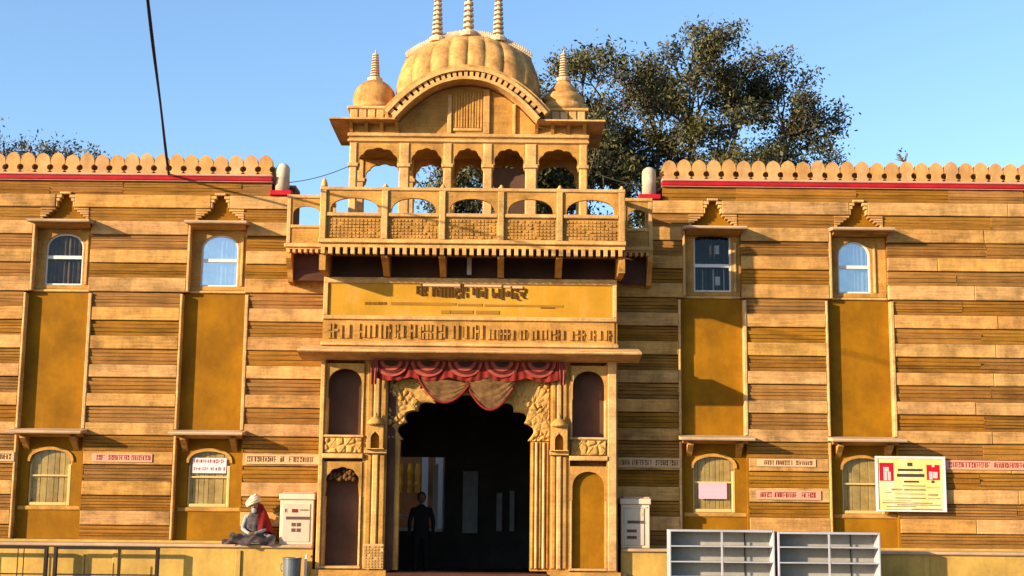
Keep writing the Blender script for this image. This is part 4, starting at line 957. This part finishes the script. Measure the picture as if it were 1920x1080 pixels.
Ed = [('pelvis', 'belly'), ('belly', 'chest'), ('chest', 'neck0'), ('neck0', 'neck'), ('chest', 'shL'), ('shL', 'elL'), ('elL', 'wrL'), ('wrL', 'haL'), ('chest', 'shR'), ('shR', 'elR'), ('elR', 'wrR'), ('wrR', 'haR'),
      ('pelvis', 'hiL'), ('hiL', 'knL'), ('knL', 'anL'), ('anL', 'foL'), ('pelvis', 'hiR'), ('hiR', 'knR'), ('knR', 'anR'), ('anR', 'foR')]
skinned('body', 'shirtgrey', pe, J, Ed, P(0, 0, 0))
def head(parent, c, tilt, facing=0, skin='skin', s=1.0):
    hd_ = blob('head', skin, parent, c, (0.075 * s, 0.088 * s, 0.105 * s), 0.02, 2, 3, tilt)
    C = Vector(c)
    rot = Matrix.Rotation(R(tilt[0]), 3, 'X') @ Matrix.Rotation(R(tilt[1]), 3, 'Y')
    q = lambda x, y, z: C + rot @ Vector((x * s, y * s, z * s))
    blob('nose', skin, hd_, q(0, -0.092, -0.005), (0.013, 0.018, 0.022), 0, 0, 2)
    for k in (-1, 1):
        blob('eye', 'paperwhite', hd_, q(k * 0.028, -0.077, 0.018), (0.011, 0.008, 0.007), 0, 0, 2); blob('pupil', 'hair', hd_, q(k * 0.028, -0.085, 0.018), (0.005, 0.003, 0.005), 0, 0, 2)
        blob('ear', skin, hd_, q(k * 0.076, 0.005, 0.0), (0.010, 0.020, 0.028), 0, 0, 2)
    blob('mouth', 'clothmaroon', hd_, q(0, -0.080, -0.045), (0.022, 0.008, 0.006), 0, 0, 2)
    return hd_
hd1 = head(pe, P(-0.005, -0.035, 0.655), (8, -8, 0))
# wound turban
tb = MB(); tpth = []
for i in range(120):
    a = i / 119 * math.pi * 9; t = i / 119; rr_ = 0.095 + 0.012 * math.sin(t * math.pi * 1.2) - 0.05 * t ** 3
    tpth.append(P(-0.02 + rr_ * math.cos(a) * 1.05 - 0.03 * t, -0.02 + rr_ * math.sin(a) * 1.1, 0.69 + 0.12 * t + 0.028 * math.sin(a + 1.2) + 0.02 * math.cos(a)))
tb.tube(tpth, 0.026, 8); tb.build('turban', 'turban', pe, smooth=True)
blob('turban_crown', 'turban', pe, P(-0.03, -0.02, 0.775), (0.085, 0.09, 0.07), 0.03, 1, 3, (0, -15, 0))
blob('beard', 'shirtgrey', pe, P(0.0, -0.10, 0.575), (0.045, 0.035, 0.05), 0.06, 3, 3)
def wrap(name, m, parent, pts_fn, nu, nv):
    return MB().grid([pts_fn(i / nu, j / nv) for j in range(nv + 1) for i in range(nu + 1)], nu + 1, nv + 1).build(name, m, parent, smooth=True)
wrap('vest', 'vest', pe, lambda u, v: P(0.02 + (0.165 + 0.02 * v + 0.012 * math.sin(u * 31)) * math.sin((u - 0.5) * 5.0) * (1 - 0.35 * max(0, 1 - v * 5)), 0.05 - (0.135 + 0.03 * v + 0.01 * math.sin(u * 23 + v * 5)) * math.cos((u - 0.5) * 5.0), 0.535 - 0.40 * v), 40, 12)
wrap('shawl', 'shawl', pe, lambda u, v: P(0.06 + 0.02 * v + (0.08 + 0.17 * v ** 0.7 + 0.012 * math.sin(u * 25)) * math.sin(u * 2.7), 0.05 - (0.11 + 0.085 * v + 0.012 * math.sin(u * 19 + v * 6)) * math.cos(u * 2.7), 0.70 - 0.14 * u * (1 - v) - 0.52 * v + 0.03 * math.sin(u * 6)), 36, 14)
wrap('lap_cloth', 'bundle', pe, lambda u, v: P(-0.38 + 0.80 * u, -0.24 - 0.12 * v + 0.02 * math.sin(u * 18 + v * 5) - 0.06 * math.sin(u * math.pi), 0.17 + 0.03 * math.sin(u * 13) - 0.16 * v ** 1.3 + 0.02 * math.sin(u * 29 + v * 9) * (1 - v)), 48, 10)
for s, c in ((-1, J['haL'][0]), (1, J['haR'][0])):
    h_ = {'palm': (c, (0.024, 0.016))}; ee = []
    for k, (dx, ln) in enumerate(((-0.020, 0.042), (-0.007, 0.05), (0.007, 0.048), (0.020, 0.038))):
        h_['k%d' % k] = ((c[0] + dx, c[1] - 0.03, c[2] - 0.005), 0.0085); h_['t%d' % k] = ((c[0] + dx * 1.1, c[1] - 0.03 - ln * 0.7, c[2] - 0.03), 0.007); ee += [('palm', 'k%d' % k), ('k%d' % k, 't%d' % k)]
    h_['th'] = ((c[0] - s * 0.035, c[1] - 0.012, c[2] + 0.008), 0.009); h_['tt'] = ((c[0] - s * 0.045, c[1] - 0.038, c[2] + 0.002), 0.008); ee += [('palm', 'th'), ('th', 'tt')]
    skinned('hand', 'skin', pe, h_, ee, c, 1)
bd = blob('cloth_bundle', 'bundle', None, (sx - 0.12, sy - 0.36, sz + 0.045), (0.24, 0.09, 0.06), 0.14, 5, 4)
for v in bd.data.vertices: v.co.z = max(v.co.z, -0.045)
bd.location.y = -0.50; bd.location.x = sx - 0.28
tag(bd, 'dark crumpled cloth bundle lying on the plinth by the seated person', 'bundle')
# figure inside the hall
hx, hy, hz = -1.72, 2.6, 0.16
p2 = empty('person', (hx, hy, hz), 'person in dark clothes standing inside the shadowed hall', 'person')
Q = lambda x, y, z: (hx + x, hy + y, hz + z)
J2 = {'pelvis': (Q(0, 0, 0.82), (0.15, 0.11)), 'belly': (Q(0, 0, 1.0), (0.14, 0.10)), 'chest': (Q(0, 0, 1.18), (0.165, 0.105)), 'neck0': (Q(0, 0, 1.30), (0.075, 0.06)), 'neck': (Q(0, -0.01, 1.355), 0.045),
      'shL': (Q(-0.17, 0, 1.245), 0.055), 'elL': (Q(-0.235, 0.02, 1.0), 0.043), 'wrL': (Q(-0.225, -0.05, 0.78), 0.032), 'haL': (Q(-0.22, -0.07, 0.70), 0.03), 'shR': (Q(0.17, 0, 1.245), 0.055), 'elR': (Q(0.235, 0.03, 1.0), 0.043), 'wrR': (Q(0.225, -0.03, 0.78), 0.032), 'haR': (Q(0.22, -0.05, 0.70), 0.03),
      'hiL': (Q(-0.09, 0, 0.76), 0.10), 'knL': (Q(-0.10, -0.03, 0.43), 0.07), 'anL': (Q(-0.10, 0.02, 0.08), 0.05), 'foL': (Q(-0.11, -0.12, 0.035), 0.035), 'hiR': (Q(0.09, 0, 0.76), 0.10), 'knR': (Q(0.10, 0.02, 0.43), 0.07), 'anR': (Q(0.10, 0.06, 0.08), 0.05), 'foR': (Q(0.11, -0.08, 0.035), 0.035)}
skinned('body', 'darkcloth', p2, J2, Ed, Q(0, 0, 0))
h2 = head(p2, Q(0, -0.015, 1.46), (0, 0, 0)); blob('hair', 'hair', p2, Q(0, 0.02, 1.49), (0.083, 0.09, 0.095), 0.02, 1)

# ------------------------------------------------------------------ wires
def wire(name, a, b_, sag, r, lab, strands=1, n=40):
    mb = MB(); a, b_ = Vector(a), Vector(b_)
    for s in range(strands):
        mb.tube([a.lerp(b_, i / n) - Vector((0.006 * s * math.sin(i * 0.4) + 0.017 * s, 0, sag * 4 * (i / n) * (1 - i / n) + 0.01 * s)) for i in range(n + 1)], r, 5)
    return tag(mb.build(name, 'cable', None), lab, 'cable')
wire('cable', (-6.30, 0.02, 7.42), (-1.0, -26.0, 9.4), 0.06, 0.013, 'thick black cable rising from the parapet into the sky', 2, 80)
wire('cable', (-4.22, 0.10, 7.32), (-3.02, 0.0, 7.62), 0.06, 0.008, 'thin wire slung from the pavilion to the white post with open sky behind it')
wire('cable', (1.37, 0.0, 7.62), (2.48, 0.10, 7.34), 0.07, 0.010, 'thin wire slung from the pavilion to the white post with leaves behind it')
ut = empty('utility_pole', (-1.0, -26.2, 0), 'concrete utility pole across the road carrying the thick cable', 'pole')
MB().lathe([(0.16, 0), (0.10, 9.8)], -1.0, -26.2, 0, 12).build('shaft', 'concrete', ut, smooth=True); MB().box(-1.8, -0.2, -26.08, -26.0, 9.30, 9.40).build('crossarm', 'iron', ut)

# ------------------------------------------------------------------ trees
def tree(name, base, top_z, clumps, nleaf, leaf, lab, m='leaf', seed=1, spread=0.5, group='trees behind the building'):
    q = np.random.default_rng(seed); b0 = Vector(base)
    t = empty(name, base, lab, 'tree', group)
    tr = MB(); fork = b0 + Vector((0.2, 0, top_z * 0.45)); tr.tube([b0, b0 + Vector((0.12, 0.05, top_z * 0.2)), fork], [0.34, 0.26, 0.2], 10)
    limb = MB()
    boughs = []
    for k in range(0, len(clumps), max(1, len(clumps) // 9)):          # a few main boughs, the rest fork off them
        c = Vector(clumps[k][0]); pp_ = [fork - Vector((0, 0, q.uniform(0, 1.2)))]
        for t_ in (0.25, 0.5, 0.75, 1.0): pp_.append(pp_[0].lerp(c, t_) + Vector(q.normal(0, 0.22 * (1 - t_) + 0.05, 3)) + Vector((0, 0, 0.5 * math.sin(t_ * math.pi))))
        limb.tube(pp_, [0.13, 0.10, 0.075, 0.05, 0.02], 6); boughs += pp_[1:4]
    for k, (c, r_) in enumerate(clumps):
        c = Vector(c); st = min(boughs, key=lambda p_: (p_ - c).length + (1.5 if p_.z > c.z + 0.5 else 0)); mid = st.lerp(c, 0.55) + Vector(q.normal(0, 0.18, 3)) + Vector((0, 0, 0.12))
        limb.tube([st, st.lerp(mid, 0.5) + Vector(q.normal(0, 0.08, 3)), mid, c], [0.04, 0.032, 0.024, 0.008], 5)
        for _ in range(7):
            d = Vector(q.normal(0, 1, 3)).normalized() * r_ * q.uniform(0.6, 1.15); s0 = mid.lerp(c, q.uniform(0.3, 1.0))
            limb.tube([s0, s0.lerp(c + d, 0.5) + Vector(q.normal(0, 0.06, 3)), c + d], [0.022, 0.016, 0.006], 4)
    tk = tr.build('trunk', 'bark', t, smooth=True); limb.build('branches', 'bark', tk, smooth=True)
    V = []; 
    for c, r_ in clumps:
        n = int(nleaf * r_ ** 2.0); sub = q.normal(0, 1, (max(3, int(9 * r_ * 2)), 3)); sub /= np.linalg.norm(sub, axis=1)[:, None]; sub *= r_ * q.uniform(0.3, 1.0, (len(sub), 1)) * np.array([1.1, 1.1, 0.8])
        idx = q.integers(0, len(sub), n); V.append(np.array(c) + sub[idx] + q.normal(0, 0.17 * spread * 2, (n, 3)))
    C = np.concatenate(V); n = len(C)
    d = q.normal(0, 1, (n, 3)); d[:, 2] -= 0.5; d /= np.linalg.norm(d, axis=1)[:, None]; e = np.cross(d, q.normal(0, 1, (n, 3))); e /= np.linalg.norm(e, axis=1)[:, None]
    ln = (leaf * q.uniform(0.6, 1.3, (n, 1))); wd = ln * 0.42
    vs = np.stack([C - d * ln * 0.5, C + e * wd * 0.5, C + d * ln * 0.5, C - e * wd * 0.5], 1).reshape(-1, 3)
    me = bpy.data.meshes.new('crown'); me.from_pydata((vs - np.array(base)).tolist(), [], np.arange(4 * n).reshape(-1, 4).tolist())
    link('crown', me, m, t, base); return t
q = np.random.default_rng(5)
def inside(x, z):                                 # rough crown outline of the big tree seen from the street
    zt_ = np.interp(x, [0.3, 1.0, 2.0, 3.4, 4.6, 5.4, 6.4, 7.4, 8.2, 9.0], [12.2, 13.0, 13.4, 13.2, 13.9, 13.9, 13.5, 12.6, 12.2, 11.3]); return z < zt_ + 0.0 and z > 8.6
cl = []
while len(cl) < 98:
    x, z = q.uniform(0.5, 8.3), q.uniform(8.8, 13.9)
    if inside(x, z) and q.random() < (1.0 if x < 6.5 else 0.65): cl.append(((x, 12 + q.normal(0, 1.3), z), q.uniform(0.36, 0.66)))
cl += [((1.9, 12, 13.6), 0.3), ((1.35, 11.6, 13.2), 0.3), ((5.05, 12, 14.35), 0.28), ((5.5, 12, 14.2), 0.34), ((7.3, 12, 13.55), 0.38), ((6.7, 12, 13.5), 0.34), ((8.1, 12, 13.2), 0.2), ((8.9, 12, 12.1), 0.25), ((8.95, 12, 11.7), 0.22), ((2.9, 12, 13.3), 0.28), ((0.7, 12, 12.7), 0.3), ((8.75, 12, 10.9), 0.28), ((7.9, 12, 12.2), 0.35), ((7.2, 12, 12.7), 0.4), ((7.7, 12, 11.6), 0.42), ((6.6, 12, 12.9), 0.45), ((8.3, 12, 11.9), 0.3), ((8.4, 12, 11.2), 0.36), ((6.9, 12, 12.0), 0.45), ((6.2, 12, 13.3), 0.4)]
tree('shade_tree', (4.4, 12.5, 0), 14.0, cl, 3300, 0.125, 'large olive-green spreading tree rising behind the gatehouse and wing', seed=3, spread=0.5)
cl = [((x, 11 + q.normal(0, 0.8), q.uniform(8.6, 10.7)), q.uniform(0.4, 0.65)) for x in np.linspace(-2.1, 1.2, 26)]
tree('shade_tree', (-0.4, 11.2, 0), 10.5, cl, 3000, 0.125, 'smaller green tree seen through the arches of the pavilion', seed=8, spread=0.55)
cl = [((x, 12 + q.normal(0, 0.6), z - 0.18), r_ * 0.85) for x, z, r_ in ((-13.7, 10.85, 0.4), (-13.1, 10.9, 0.42), (-12.6, 10.8, 0.4), (-12.1, 10.75, 0.42), (-11.6, 10.7, 0.38), (-11.2, 10.65, 0.35), (-12.7, 11.25, 0.2), (-12.3, 11.3, 0.16), (-13.9, 11.35, 0.18), (-14.2, 10.9, 0.4), (-13.5, 10.2, 0.5), (-12.5, 10.1, 0.5), (-11.6, 10.0, 0.5))]
tree('shade_tree', (-12.7, 12.3, 0), 10.6, cl, 2400, 0.115, 'grey-green tree top peeping over the merlons beside the thick cable', 'leafgrey', seed=12, spread=0.5)
cl = [((10.55, 12.0, 10.95), 0.16), ((10.75, 12.2, 10.3), 0.3), ((10.3, 12.1, 9.9), 0.4)]
tree('shade_tree', (10.5, 12.3, 0), 10.0, cl, 700, 0.14, 'thin twig of a young tree just clearing the merlons', 'leafgrey', seed=14, spread=0.3)
